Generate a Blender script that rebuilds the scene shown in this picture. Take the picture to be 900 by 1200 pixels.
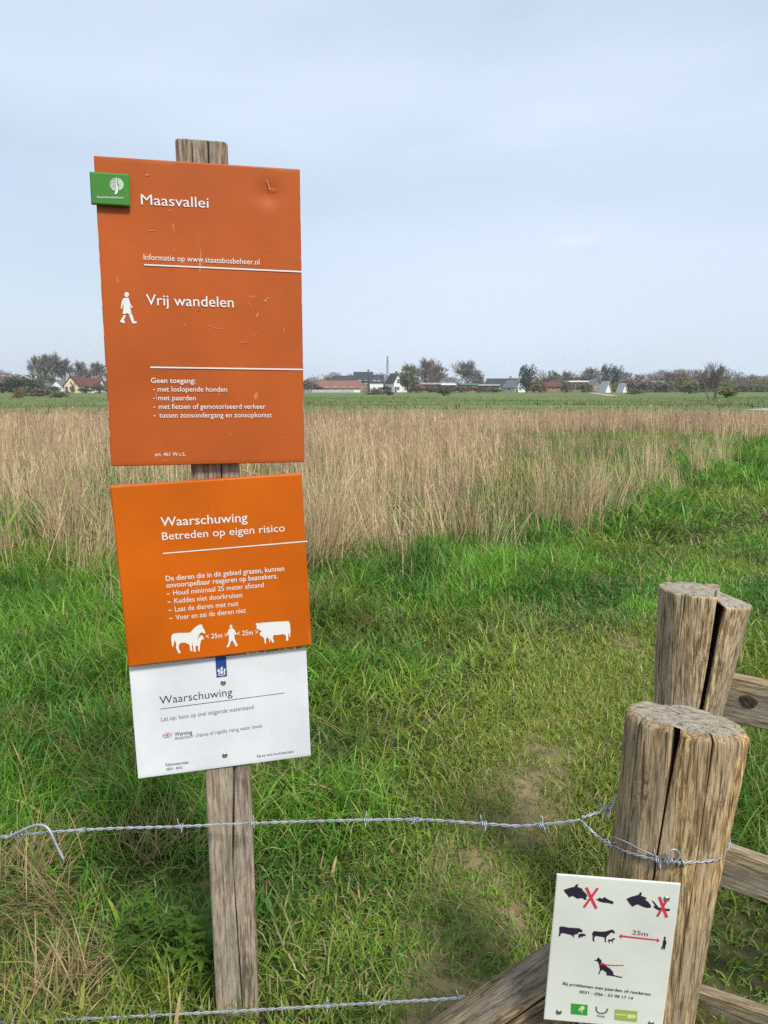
import bpy, bmesh, math, random
import numpy as np
from mathutils import Vector, Matrix, noise

for o in list(bpy.data.objects):
    bpy.data.objects.remove(o)
SC = bpy.context.scene
COL = SC.collection
R = math.radians

# ------------------------------------------------------------------ camera, sky, sun, exposure
CAM_H = 1.55
PITCH = math.atan(145 / 900)
cam_data = bpy.data.cameras.new("camera")
cam_data.sensor_fit = 'VERTICAL'
cam_data.sensor_height = 36.0
cam_data.lens = 27.0
cam_data.clip_start = 0.05
cam_data.clip_end = 6000
cam = bpy.data.objects.new("camera", cam_data)
COL.objects.link(cam)
cam.location = (0, 0, CAM_H)
cam.rotation_euler = (math.pi / 2 - PITCH, 0, 0)
SC.camera = cam

SUN_AZ, SUN_EL = 152.0, 48.0          # azimuth from +Y towards +X: behind the viewer, a little to the right
world = bpy.data.worlds.new("World")
SC.world = world
world.use_nodes = True
wn, wl = world.node_tree.nodes, world.node_tree.links
wn.clear()
w_out = wn.new("ShaderNodeOutputWorld")
w_bg = wn.new("ShaderNodeBackground")
w_bg.inputs["Strength"].default_value = 0.1
sky = wn.new("ShaderNodeTexSky")
sky.sky_type = 'NISHITA'
sky.sun_disc = False
sky.sun_elevation = R(SUN_EL)
sky.sun_rotation = R(SUN_AZ)
sky.air_density = 1.0
sky.dust_density = 2.0
sky.ozone_density = 1.0
w_co = wn.new("ShaderNodeTexCoord")
w_map = wn.new("ShaderNodeMapping")
w_map.inputs["Scale"].default_value = (1.0, 1.0, 3.2)
w_map.inputs["Location"].default_value = (3.1, 0.4, 1.7)
w_noise = wn.new("ShaderNodeTexNoise")
w_noise.inputs["Scale"].default_value = 1.6
w_noise.inputs["Detail"].default_value = 7
w_noise.inputs["Roughness"].default_value = 0.5
w_noise.inputs["Distortion"].default_value = 0.4
w_ramp = wn.new("ShaderNodeValToRGB")
w_ramp.color_ramp.elements[0].position = 0.30
w_ramp.color_ramp.elements[0].color = (0.62, 0.62, 0.62, 1)
w_ramp.color_ramp.elements[1].position = 0.72
w_ramp.color_ramp.elements[1].color = (0.90, 0.90, 0.90, 1)
w_mix = wn.new("ShaderNodeMixRGB")
w_mix.inputs["Color2"].default_value = (6.75, 7.8, 9.15, 1)      # thin bright veil of cirrus
wl.new(w_co.outputs["Generated"], w_map.inputs["Vector"])
wl.new(w_map.outputs["Vector"], w_noise.inputs["Vector"])
wl.new(w_noise.outputs["Fac"], w_ramp.inputs["Fac"])
wl.new(w_ramp.outputs["Color"], w_mix.inputs["Fac"])
wl.new(sky.outputs["Color"], w_mix.inputs["Color1"])
w_sub = wn.new("ShaderNodeVectorMath")                          # one small wisp of cloud low in the sky
w_sub.operation = 'SUBTRACT'
w_sub.inputs[1].default_value = Vector((.2237, .9592, .1730)).normalized()
w_scl = wn.new("ShaderNodeVectorMath")
w_scl.operation = 'MULTIPLY'
w_scl.inputs[1].default_value = (18, 18, 75)
w_dis = wn.new("ShaderNodeTexNoise")
w_dis.inputs["Scale"].default_value = 30
w_dis.inputs["Detail"].default_value = 5
w_len = wn.new("ShaderNodeVectorMath")
w_len.operation = 'LENGTH'
w_add = wn.new("ShaderNodeMath")
w_add.operation = 'ADD'
w_rp2 = wn.new("ShaderNodeValToRGB")
w_rp2.color_ramp.elements[0].position, w_rp2.color_ramp.elements[0].color = .45, (.20, .20, .20, 1)
w_rp2.color_ramp.elements[1].position, w_rp2.color_ramp.elements[1].color = 1.0, (0, 0, 0, 1)
w_mx2 = wn.new("ShaderNodeMixRGB")
w_mx2.inputs["Color2"].default_value = (8.6, 9.3, 10.2, 1)
w_hlf = wn.new("ShaderNodeMath")
w_hlf.operation = 'MULTIPLY'
w_hlf.inputs[1].default_value = .7
wl.new(w_co.outputs["Generated"], w_sub.inputs[0])
wl.new(w_sub.outputs[0], w_scl.inputs[0])
wl.new(w_scl.outputs[0], w_len.inputs[0])
wl.new(w_co.outputs["Generated"], w_dis.inputs["Vector"])
wl.new(w_dis.outputs["Fac"], w_hlf.inputs[0])
wl.new(w_len.outputs["Value"], w_add.inputs[0])
wl.new(w_hlf.outputs[0], w_add.inputs[1])
wl.new(w_add.outputs[0], w_rp2.inputs["Fac"])
wl.new(w_rp2.outputs["Color"], w_mx2.inputs["Fac"])
wl.new(w_mix.outputs["Color"], w_mx2.inputs["Color1"])
wl.new(w_mx2.outputs["Color"], w_bg.inputs["Color"])
wl.new(w_bg.outputs["Background"], w_out.inputs["Surface"])

sun_data = bpy.data.lights.new("sun", 'SUN')
sun_data.energy = 3.4
sun_data.angle = R(11.0)
sun_data.color = (1.0, 0.95, 0.87)
sun = bpy.data.objects.new("sun", sun_data)
COL.objects.link(sun)
sdir = Vector((math.sin(R(SUN_AZ)) * math.cos(R(SUN_EL)), math.cos(R(SUN_AZ)) * math.cos(R(SUN_EL)), math.sin(R(SUN_EL))))
sun.rotation_euler = sdir.to_track_quat('Z', 'Y').to_euler()

SC.view_settings.view_transform = 'Standard'
SC.view_settings.look = 'None'
SC.view_settings.gamma = 1
SC.view_settings.exposure = 0.22
SC.view_settings.use_curve_mapping = False
SC.cycles.use_denoising = False
SC.cycles.max_bounces = 6
SC.cycles.transparent_max_bounces = 4

# ------------------------------------------------------------------ helpers
FPX, CX, CY = 900.0, 450.0, 600.0
CT, ST = math.cos(PITCH), math.sin(PITCH)


def ray(px, py):
    a, b = (px - CX) / FPX, (CY - py) / FPX
    return Vector((a, CT + b * ST, -ST + b * CT))


def at(px, py, d):
    """point seen at a pixel of the survey photo, d metres ahead"""
    v = ray(px, py)
    return Vector((0, 0, CAM_H)) + v * (d / v.y)


def ground_at(px, py):
    v = ray(px, py)
    return Vector((0, 0, CAM_H)) + v * (-CAM_H / v.z)


def x_of(px, d):
    return (px - CX) / FPX * (d * CT + 1.5 * ST)


def obj(name, me, mat=None, parent=None, label=None, cat=None, group=None, kind=None):
    if isinstance(me, bmesh.types.BMesh):
        bm = me
        me = bpy.data.meshes.new(name)
        bm.to_mesh(me)
        bm.free()
    o = bpy.data.objects.new(name, me)
    COL.objects.link(o)
    if mat is not None and not me.materials:
        for m in (mat if isinstance(mat, (list, tuple)) else [mat]):
            me.materials.append(m)
    if parent is not None:
        o.parent = parent
    return tag(o, label, cat, group, kind)


def tag(o, label=None, cat=None, group=None, kind=None):
    if label: o["label"] = label
    if cat: o["category"] = cat
    if group: o["group"] = group
    if kind: o["kind"] = kind
    return o


def empty(name, loc, label, cat, group=None, rot=(0, 0, 0)):
    o = bpy.data.objects.new(name, None)
    COL.objects.link(o)
    o.location = loc
    o.rotation_euler = rot
    o.empty_display_size = 0.1
    return tag(o, label, cat, group)


def shade_smooth(o, angle=None):
    me = o.data
    me.polygons.foreach_set("use_smooth", np.ones(len(me.polygons), bool))
    if angle is not None:
        try:
            me.set_sharp_from_angle(angle=angle)
        except Exception:
            pass


def box(bm, x0, x1, y0, y1, z0, z1, bevel=0.0):
    vs = [bm.verts.new(p) for p in ((x0, y0, z0), (x1, y0, z0), (x1, y1, z0), (x0, y1, z0), (x0, y0, z1), (x1, y0, z1), (x1, y1, z1), (x0, y1, z1))]
    fs = [bm.faces.new([vs[i] for i in q]) for q in ((3, 2, 1, 0), (4, 5, 6, 7), (0, 1, 5, 4), (1, 2, 6, 5), (2, 3, 7, 6), (3, 0, 4, 7))]
    if bevel:
        es = list({e for f in fs for e in f.edges})
        bmesh.ops.bevel(bm, geom=es, offset=bevel, segments=2, affect='EDGES', profile=0.6)


def tube(bm, pts, rad, n=8, caps=True):
    """tube along points; rad a number or one per point"""
    pts = [Vector(p) for p in pts]
    if not hasattr(rad, '__len__'):
        rad = [rad] * len(pts)
    t0 = (pts[1] - pts[0]).normalized()
    ref = Vector((0, 0, 1)) if abs(t0.z) < .9 else Vector((1, 0, 0))
    nrm = t0.cross(ref).normalized()
    rings = []
    for i, p in enumerate(pts):
        t = (pts[min(i + 1, len(pts) - 1)] - pts[max(i - 1, 0)]).normalized()
        nrm = (nrm - t * nrm.dot(t)).normalized()
        b = t.cross(nrm)
        rings.append([bm.verts.new(p + (nrm * math.cos(2 * math.pi * k / n) + b * math.sin(2 * math.pi * k / n)) * rad[i]) for k in range(n)])
    for a, b in zip(rings, rings[1:]):
        for k in range(n):
            bm.faces.new((a[k], a[(k + 1) % n], b[(k + 1) % n], b[k]))
    if caps:
        bm.faces.new(rings[0][::-1])
        bm.faces.new(rings[-1])


# 2-D value noise for numpy arrays
_rs = np.random.RandomState(7)
_tab = _rs.rand(256, 256)


def vnoise(x, y, s=1.0, o=0):
    x = np.asarray(x, float) / s + 37.3 * (o + 1)
    y = np.asarray(y, float) / s + 91.7 * (o + 1)
    xi, yi = np.floor(x).astype(int), np.floor(y).astype(int)
    fx, fy = x - xi, y - yi
    fx, fy = fx * fx * (3 - 2 * fx), fy * fy * (3 - 2 * fy)
    g = lambda a, b: _tab[a & 255, b & 255]
    return (g(xi, yi) * (1 - fx) + g(xi + 1, yi) * fx) * (1 - fy) + (g(xi, yi + 1) * (1 - fx) + g(xi + 1, yi + 1) * fx) * fy


def fbm(x, y, s=1.0, o=0, n=3):
    v, a, t = 0, 1, 0
    for i in range(n):
        v = v + a * vnoise(x, y, s / 2 ** i, o + 5 * i)
        t += a
        a *= .5
    return v / t


def gh(x, y):
    """ground height: small hummocks close by, level meadow beyond"""
    x, y = np.asarray(x, float), np.asarray(y, float)
    a = np.clip(1 - y / 28, 0, 1)
    return (fbm(x, y, 0.9, 3, 2) - .5) * .10 * a + (vnoise(x, y, 3.2, 9) - .5) * .12 * a


# ------------------------------------------------------------------ materials
def new_mat(name):
    m = bpy.data.materials.new(name)
    m.use_nodes = True
    n, l = m.node_tree.nodes, m.node_tree.links
    return m, n, l, n["Principled BSDF"]


def plain(name, col, rough=.6, metal=0., var=.0, scale=8.0, spec=.5, bump=0.0):
    """one colour with uneven, worn patches"""
    m, n, l, p = new_mat(name)
    p.inputs["Roughness"].default_value = rough
    p.inputs["Metallic"].default_value = metal
    p.inputs["Specular IOR Level"].default_value = spec
    p.inputs["Base Color"].default_value = (*col, 1)
    if var or bump:
        tc = n.new("ShaderNodeTexCoord")
        nz = n.new("ShaderNodeTexNoise")
        nz.inputs["Scale"].default_value = scale
        nz.inputs["Detail"].default_value = 6
        l.new(tc.outputs["Object"], nz.inputs["Vector"])
        if var:
            rp = n.new("ShaderNodeValToRGB")
            rp.color_ramp.elements[0].position = .3
            rp.color_ramp.elements[1].position = .7
            rp.color_ramp.elements[0].color = (*[c * (1 - var) for c in col], 1)
            rp.color_ramp.elements[1].color = (*[min(1, c * (1 + var)) for c in col], 1)
            l.new(nz.outputs["Fac"], rp.inputs["Fac"])
            l.new(rp.outputs["Color"], p.inputs["Base Color"])
        if bump:
            b = n.new("ShaderNodeBump")
            b.inputs["Strength"].default_value = bump
            b.inputs["Distance"].default_value = .01
            l.new(nz.outputs["Fac"], b.inputs["Height"])
            l.new(b.outputs["Normal"], p.inputs["Normal"])
    return m


def wood(name, dark, mid, pale, axis='Z', seed=0.0, streak=.5, grey=(.27, .235, .19), greyness=.45):
    """weathered timber: fibre streaks along the grain, grey and golden zones, dark checks"""
    m, n, l, p = new_mat(name)
    p.inputs["Roughness"].default_value = .85
    p.inputs["Specular IOR Level"].default_value = .25
    tc = n.new("ShaderNodeTexCoord")

    def mapped(k, stretch, off=0):
        mp = n.new("ShaderNodeMapping")
        s = [k, k, k]
        s['XYZ'.index(axis)] = k * stretch
        mp.inputs["Scale"].default_value = s
        mp.inputs["Location"].default_value = (seed + off, seed * .7 + off, seed * 1.3)
        l.new(tc.outputs["Object"], mp.inputs["Vector"])
        return mp.outputs["Vector"]

    def nz(vec, scale, det=5, dist=0., rough=.55):
        t = n.new("ShaderNodeTexNoise")
        t.inputs["Scale"].default_value = scale
        t.inputs["Detail"].default_value = det
        t.inputs["Distortion"].default_value = dist
        t.inputs["Roughness"].default_value = rough
        l.new(vec, t.inputs["Vector"])
        return t.outputs["Fac"]

    def ramp(f, stops):
        r = n.new("ShaderNodeValToRGB")
        e = r.color_ramp.elements
        while len(e) < len(stops):
            e.new(.5)
        for q, (pos, c) in zip(e, stops):
            q.position = pos
            q.color = (*c, 1)
        l.new(f, r.inputs["Fac"])
        return r.outputs["Color"]

    def mix(fac, a, b, mode='MIX'):
        x = n.new("ShaderNodeMixRGB")
        x.blend_type = mode
        if isinstance(fac, float): x.inputs[0].default_value = fac
        else: l.new(fac, x.inputs[0])
        l.new(a, x.inputs[1])
        if isinstance(b, tuple): x.inputs[2].default_value = (*b, 1)
        else: l.new(b, x.inputs[2])
        return x.outputs[0]
    g1 = nz(mapped(1, .085), 165, 8, .5, .7)
    c = ramp(g1, [(.36, dark), (.44, tuple(q * .6 for q in mid)), (.50, mid), (.57, pale), (.70, tuple(q * 1.12 for q in pale))])
    zone = ramp(nz(mapped(1, .28, 3), 11, 6, .6, .62), [(.42, (0, 0, 0)), (.58, (greyness * 2, greyness * 2, greyness * 2))])
    cg = ramp(nz(mapped(1, .08, 5), 190, 7, .4, .7), [(.36, tuple(q * .35 for q in grey)), (.47, grey), (.62, tuple(min(1, q * 1.5) for q in grey))])
    c = mix(zone, c, cg)
    blot = ramp(nz(mapped(1, .20, 8), 55, 9, .8, .75), [(.55, (0, 0, 0)), (.61, (streak, streak, streak))])
    c = mix(blot, c, tuple(q * .9 for q in dark))
    st = ramp(nz(mapped(1, .018, 9), 170, 4, .0, .55), [(.60, (0, 0, 0)), (.65, (streak, streak, streak))])
    c = mix(st, c, tuple(q * .45 for q in dark))
    patch = ramp(nz(mapped(1, .30, 12), 9, 5, .5, .6), [(.34, (.72, .69, .66)), (.50, (1, 1, 1)), (.66, (1.16, 1.10, 1.0))])
    c = mix(1.0, c, patch, 'MULTIPLY')
    l.new(c, p.inputs["Base Color"])
    fib = nz(mapped(1, .05, 2), 190, 6, 0., .65)
    b = n.new("ShaderNodeBump")
    b.inputs["Strength"].default_value = .9
    b.inputs["Distance"].default_value = .003
    l.new(fib, b.inputs["Height"])
    b2 = n.new("ShaderNodeBump")
    b2.inputs["Strength"].default_value = .6
    b2.inputs["Distance"].default_value = .006
    l.new(g1, b2.inputs["Height"])
    l.new(b.outputs["Normal"], b2.inputs["Normal"])
    l.new(b2.outputs["Normal"], p.inputs["Normal"])
    return m


def end_grain(name, seed=0.0):
    """sawn top of a post: faint rings, grey and cracked"""
    m, n, l, p = new_mat(name)
    p.inputs["Roughness"].default_value = .9
    p.inputs["Specular IOR Level"].default_value = .2
    tc = n.new("ShaderNodeTexCoord")
    mp = n.new("ShaderNodeMapping")
    mp.inputs["Scale"].default_value = (1, 1, .15)
    mp.inputs["Location"].default_value = (seed * .0 + .004, .006, 0)
    l.new(tc.outputs["Object"], mp.inputs["Vector"])
    wv = n.new("ShaderNodeTexWave")
    wv.wave_type = 'RINGS'
    wv.rings_direction = 'Z'
    wv.inputs["Scale"].default_value = 55
    wv.inputs["Distortion"].default_value = 3.0
    wv.inputs["Detail"].default_value = 4
    wv.inputs["Detail Scale"].default_value = 3
    l.new(mp.outputs["Vector"], wv.inputs["Vector"])
    nz = n.new("ShaderNodeTexNoise")
    nz.inputs["Scale"].default_value = 75
    nz.inputs["Detail"].default_value = 8
    nz.inputs["Roughness"].default_value = .65
    l.new(tc.outputs["Object"], nz.inputs["Vector"])
    mx = n.new("ShaderNodeMixRGB")
    mx.inputs[0].default_value = .93
    l.new(wv.outputs["Color"], mx.inputs[1])
    l.new(nz.outputs["Fac"], mx.inputs[2])
    rp = n.new("ShaderNodeValToRGB")
    e = rp.color_ramp.elements
    e[0].position, e[0].color = .36, (.12, .095, .07, 1)
    e[1].position, e[1].color = .66, (.44, .385, .30, 1)
    q = e.new(.48)
    q.color = (.30, .255, .195, 1)
    l.new(mx.outputs[0], rp.inputs["Fac"])
    l.new(rp.outputs["Color"], p.inputs["Base Color"])
    b = n.new("ShaderNodeBump")
    b.inputs["Strength"].default_value = .8
    b.inputs["Distance"].default_value = .005
    l.new(mx.outputs[0], b.inputs["Height"])
    l.new(b.outputs["Normal"], p.inputs["Normal"])
    return m


def blade_mat(name, trans=.35, rough=.45, spec=.35, tmul=(1.15, 1.25, .7)):
    """leaf blades coloured per blade, letting some light through"""
    m, n, l, p = new_mat(name)
    a = n.new("ShaderNodeAttribute")
    a.attribute_name = "tint"
    l.new(a.outputs["Color"], p.inputs["Base Color"])
    p.inputs["Roughness"].default_value = rough
    p.inputs["Specular IOR Level"].default_value = spec
    if trans:
        t = n.new("ShaderNodeBsdfTranslucent")
        mu = n.new("ShaderNodeMixRGB")
        mu.blend_type = 'MULTIPLY'
        mu.inputs[0].default_value = 1
        mu.inputs[2].default_value = (*tmul, 1)
        l.new(a.outputs["Color"], mu.inputs[1])
        l.new(mu.outputs[0], t.inputs["Color"])
        mx = n.new("ShaderNodeMixShader")
        mx.inputs[0].default_value = trans
        l.new(p.outputs[0], mx.inputs[1])
        l.new(t.outputs[0], mx.inputs[2])
        l.new(mx.outputs[0], n["Material Output"].inputs["Surface"])
    return m


#==SETTING==
# ------------------------------------------------------------------ the setting: meadow, path, river
def ground_material():
    m, n, l, p = new_mat("meadow_soil")
    p.inputs["Roughness"].default_value = .95
    p.inputs["Specular IOR Level"].default_value = .1
    tc = n.new("ShaderNodeTexCoord")

    def nz(scale, sx, sy, det=6):
        mp = n.new("ShaderNodeMapping")
        mp.inputs["Scale"].default_value = (sx, sy, 1)
        l.new(tc.outputs["Object"], mp.inputs["Vector"])
        t = n.new("ShaderNodeTexNoise")
        t.inputs["Scale"].default_value = scale
        t.inputs["Detail"].default_value = det
        l.new(mp.outputs["Vector"], t.inputs["Vector"])
        return t.outputs["Fac"]

    def ramp(f, stops):
        r = n.new("ShaderNodeValToRGB")
        e = r.color_ramp.elements
        while len(e) < len(stops): e.new(.5)
        for q, (pos, c) in zip(e, stops):
            q.position, q.color = pos, (*c, 1)
        l.new(f, r.inputs["Fac"])
        return r.outputs["Color"]
    near = ramp(nz(14, 1, 1, 8), [(.3, (.030, .030, .014)), (.5, (.055, .06, .022)), (.7, (.14, .115, .055))])
    far = ramp(nz(.09, .25, 1.3, 9), [(.30, (.08, .105, .04)), (.43, (.10, .155, .042)), (.55, (.135, .175, .055)), (.68, (.20, .18, .085))])
    sep = n.new("ShaderNodeSeparateXYZ")
    l.new(tc.outputs["Object"], sep.inputs[0])
    mr = n.new("ShaderNodeMapRange")
    mr.inputs["From Min"].default_value = 22
    mr.inputs["From Max"].default_value = 48
    l.new(sep.outputs["Y"], mr.inputs["Value"])
    mx = n.new("ShaderNodeMixRGB")
    l.new(mr.outputs[0], mx.inputs[0])
    l.new(near, mx.inputs[1])
    l.new(far, mx.inputs[2])
    l.new(mx.outputs[0], p.inputs["Base Color"])
    b = n.new("ShaderNodeBump")
    b.inputs["Strength"].default_value = .6
    b.inputs["Distance"].default_value = .03
    l.new(nz(30, 1, 1, 8), b.inputs["Height"])
    l.new(b.outputs["Normal"], p.inputs["Normal"])
    return m


def axis_coords(lo, hi, step, far_lo, far_hi, grow=1.22):
    c = list(np.arange(lo, hi + step * .5, step))
    d, v = step, c[-1]
    while v < far_hi:
        d *= grow
        v = min(v + d, far_hi)
        c.append(v)
    d, v = step, c[0]
    pre = []
    while v > far_lo:
        d *= grow
        v = max(v - d, far_lo)
        pre.append(v)
    return np.array(pre[::-1] + c)


gx = axis_coords(-7, 9, .16, -760, 760)
gy = axis_coords(0, 24, .16, -40, 760)
GX, GY = np.meshgrid(gx, gy)
GZ = gh(GX, GY)
verts = np.stack([GX.ravel(), GY.ravel(), GZ.ravel()], 1)
nx, ny = len(gx), len(gy)
ii = (np.arange(ny - 1)[:, None] * nx + np.arange(nx - 1)[None]).ravel()
quads = np.stack([ii, ii + 1, ii + nx + 1, ii + nx], 1)


def np_mesh(name, verts, quads):
    me = bpy.data.meshes.new(name)
    me.vertices.add(len(verts))
    me.vertices.foreach_set("co", np.asarray(verts, np.float32).ravel())
    k = quads.shape[1]
    me.loops.add(quads.size)
    me.loops.foreach_set("vertex_index", quads.ravel().astype(np.int32))
    me.polygons.add(len(quads))
    me.polygons.foreach_set("loop_start", np.arange(0, quads.size, k, dtype=np.int32))
    me.polygons.foreach_set("loop_total", np.full(len(quads), k, np.int32))
    me.update(calc_edges=True)
    return me


g = obj("ground", np_mesh("ground", verts, quads), ground_material(), kind="structure")
shade_smooth(g)

# trodden footpath, 4 mm above the meadow
PATH_PX = [(510, 1290), (540, 1170), (578, 1030), (628, 905), (672, 838), (728, 775), (790, 724), (850, 682), (905, 645), (1000, 608), (1120, 580)]
path_pts = np.array([ground_at(*q)[:2] for q in PATH_PX])
pp = [path_pts[0]]
for a, b in zip(path_pts, path_pts[1:]):
    k = max(2, int(np.linalg.norm(b - a) / .12))
    for i in range(1, k + 1):
        pp.append(a + (b - a) * i / k)
pp = np.array(pp)
for _ in range(6):
    pp[1:-1] = (pp[:-2] + 2 * pp[1:-1] + pp[2:]) / 4
tn = np.gradient(pp, axis=0)
tn /= np.linalg.norm(tn, axis=1)[:, None]
nrm2 = np.stack([tn[:, 1], -tn[:, 0]], 1)


def path_dist(x, y):
    x, y = np.asarray(x, float), np.asarray(y, float)
    d = np.full(x.shape, 1e9)
    for q in pp[::2]:
        np.minimum(d, (x - q[0]) ** 2 + (y - q[1]) ** 2, out=d)
    return np.sqrt(d)


pv, W = [], 9
for i, (c, nn) in enumerate(zip(pp, nrm2)):
    for k in range(W):
        t = (k / (W - 1) - .5) * 2
        wdt = .13 + .13 * float(vnoise(c[0], c[1], .5, 2 if t < 0 else 4))
        q = c + nn * t * wdt
        pv.append((q[0], q[1], float(gh(q[0], q[1])) + .004 + .012 * (1 - t * t)))
pf = np.array([(i * W + k, i * W + k + 1, (i + 1) * W + k + 1, (i + 1) * W + k) for i in range(len(pp) - 1) for k in range(W - 1)])
m, n, l, p = new_mat("trodden_soil")
p.inputs["Roughness"].default_value = .95
p.inputs["Specular IOR Level"].default_value = .1
tc = n.new("ShaderNodeTexCoord")
nz = n.new("ShaderNodeTexNoise")
nz.inputs["Scale"].default_value = 7
nz.inputs["Detail"].default_value = 10
nz.inputs["Roughness"].default_value = .65
l.new(tc.outputs["Object"], nz.inputs["Vector"])
rp = n.new("ShaderNodeValToRGB")
e = rp.color_ramp.elements
e[0].position, e[0].color = .36, (.085, .085, .035, 1)
e[1].position, e[1].color = .68, (.30, .22, .135, 1)
q = e.new(.47)
q.color = (.19, .15, .08, 1)
l.new(nz.outputs["Fac"], rp.inputs["Fac"])
l.new(rp.outputs["Color"], p.inputs["Base Color"])
b = n.new("ShaderNodeBump")
b.inputs["Strength"].default_value = .9
b.inputs["Distance"].default_value = .03
l.new(nz.outputs["Fac"], b.inputs["Height"])
l.new(b.outputs["Normal"], p.inputs["Normal"])
po = obj("path", np_mesh("path", np.array(pv), pf), m, kind="structure")
shade_smooth(po)

# a reach of the river showing behind the reeds on the right
m, n, l, p = new_mat("river_water")
p.inputs["Base Color"].default_value = (.30, .34, .36, 1)
p.inputs["Roughness"].default_value = .12
nz = n.new("ShaderNodeTexNoise")
nz.inputs["Scale"].default_value = 3
tc = n.new("ShaderNodeTexCoord")
l.new(tc.outputs["Object"], nz.inputs["Vector"])
b = n.new("ShaderNodeBump")
b.inputs["Strength"].default_value = .15
l.new(nz.outputs["Fac"], b.inputs["Height"])
l.new(b.outputs["Normal"], p.inputs["Normal"])
bm = bmesh.new()
rv = [(25.5, 55), (28, 51.5), (36, 48), (60, 45), (90, 45), (90, 57), (60, 60), (40, 61), (29, 59.5)]
bm.faces.new([bm.verts.new((x, y, .03)) for x, y in rv])
obj("water", bm, m, kind="structure")

# sandy track coming down the far bank
bm = bmesh.new()
tk = [(688, 460.3, 700, 460.3), (694, 461.6, 706, 461.5), (704, 463, 718, 462.8), (712, 464.6, 727, 464.4)]
rows = [(ground_at(a, b_), ground_at(c, d)) for a, b_, c, d in tk]
for (a0, a1), (b0, b1) in zip(rows, rows[1:]):
    vs = []
    for q in (a0, a1, b1, b0):
        vs.append(bm.verts.new((q.x, q.y, .05)))
    bm.faces.new(vs)
bmesh.ops.remove_doubles(bm, verts=bm.verts, dist=.001)
obj("track", bm, plain("track_sand", (.34, .28, .2), .95, var=.15, scale=.2), kind="structure")

#==BACKGROUND==
# ------------------------------------------------------------------ far buildings
def flat_tile_roof(name, col, sc):
    return plain(name, col, .8, var=.25, scale=sc)


WALL_CREAM = plain("cream_render", (.68, .60, .38), .8, var=.06, scale=.5)
WALL_WHITE = plain("white_render", (.78, .78, .77), .8, var=.05, scale=.5)
WALL_BRICK = plain("brown_brick", (.25, .17, .12), .9, var=.2, scale=3)
WALL_ORANGE = plain("orange_brick", (.30, .165, .115), .9, var=.15, scale=3)
WALL_GREY = plain("grey_render", (.42, .43, .44), .85, var=.1, scale=1)
WALL_GREEN = plain("green_cladding", (.17, .24, .17), .8, var=.12, scale=2)
WALL_DARK = plain("dark_timber_cladding", (.06, .055, .052), .8, var=.2, scale=2)
ROOF_RED = plain("red_roof_tiles", (.115, .036, .032), .85, var=.25, scale=1.5)
ROOF_ORANGE = plain("orange_roof_tiles", (.21, .098, .066), .85, var=.2, scale=1.2)
ROOF_SLATE = plain("slate_roof", (.032, .035, .043), .7, var=.2, scale=1.2)
ROOF_GREY = plain("grey_roof", (.15, .155, .165), .75, var=.2, scale=1.2)
ROOF_PALE = plain("pale_metal_roof", (.30, .32, .34), .5, var=.08, scale=1.2)
GLASS = plain("window_glass", (.03, .035, .045), .08)
FRAME_W = plain("white_window_frame", (.75, .75, .74), .6)
FRAME_D = plain("dark_window_frame", (.05, .05, .05), .6)
DOOR_M = plain("painted_door", (.09, .10, .11), .6)


def window(parent, cx, y, cz, w, h, side, fm):
    """side: 'f' on the face towards -Y, 'l'/'r' on the long sides at x = cx"""
    a, b = bmesh.new(), bmesh.new()
    t = .10
    bars = [(-w / 2, w / 2, -h / 2, -h / 2 + t), (-w / 2, w / 2, h / 2 - t, h / 2), (-w / 2, -w / 2 + t, -h / 2 + t, h / 2 - t), (w / 2 - t, w / 2, -h / 2 + t, h / 2 - t), (-t / 2, t / 2, -h / 2 + t, h / 2 - t)]
    if side == 'f':
        for u0, u1, v0, v1 in bars: box(a, cx + u0, cx + u1, y - .07, y + .05, cz + v0, cz + v1)
        box(b, cx - w / 2 + t * .9, cx + w / 2 - t * .9, y - .03, y + .04, cz - h / 2 + t * .9, cz + h / 2 - t * .9)
    else:
        s = 1 if side == 'r' else -1
        for u0, u1, v0, v1 in bars:
            xs = sorted((cx - s * .05, cx + s * .07))
            box(a, xs[0], xs[1], y + u0, y + u1, cz + v0, cz + v1)
        xs = sorted((cx - s * .04, cx + s * .03))
        box(b, xs[0], xs[1], y - w / 2 + t * .9, y + w / 2 - t * .9, cz - h / 2 + t * .9, cz + h / 2 - t * .9)
    f = obj("window", a, fm, parent)
    obj("pane", b, GLASS, f)


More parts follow.
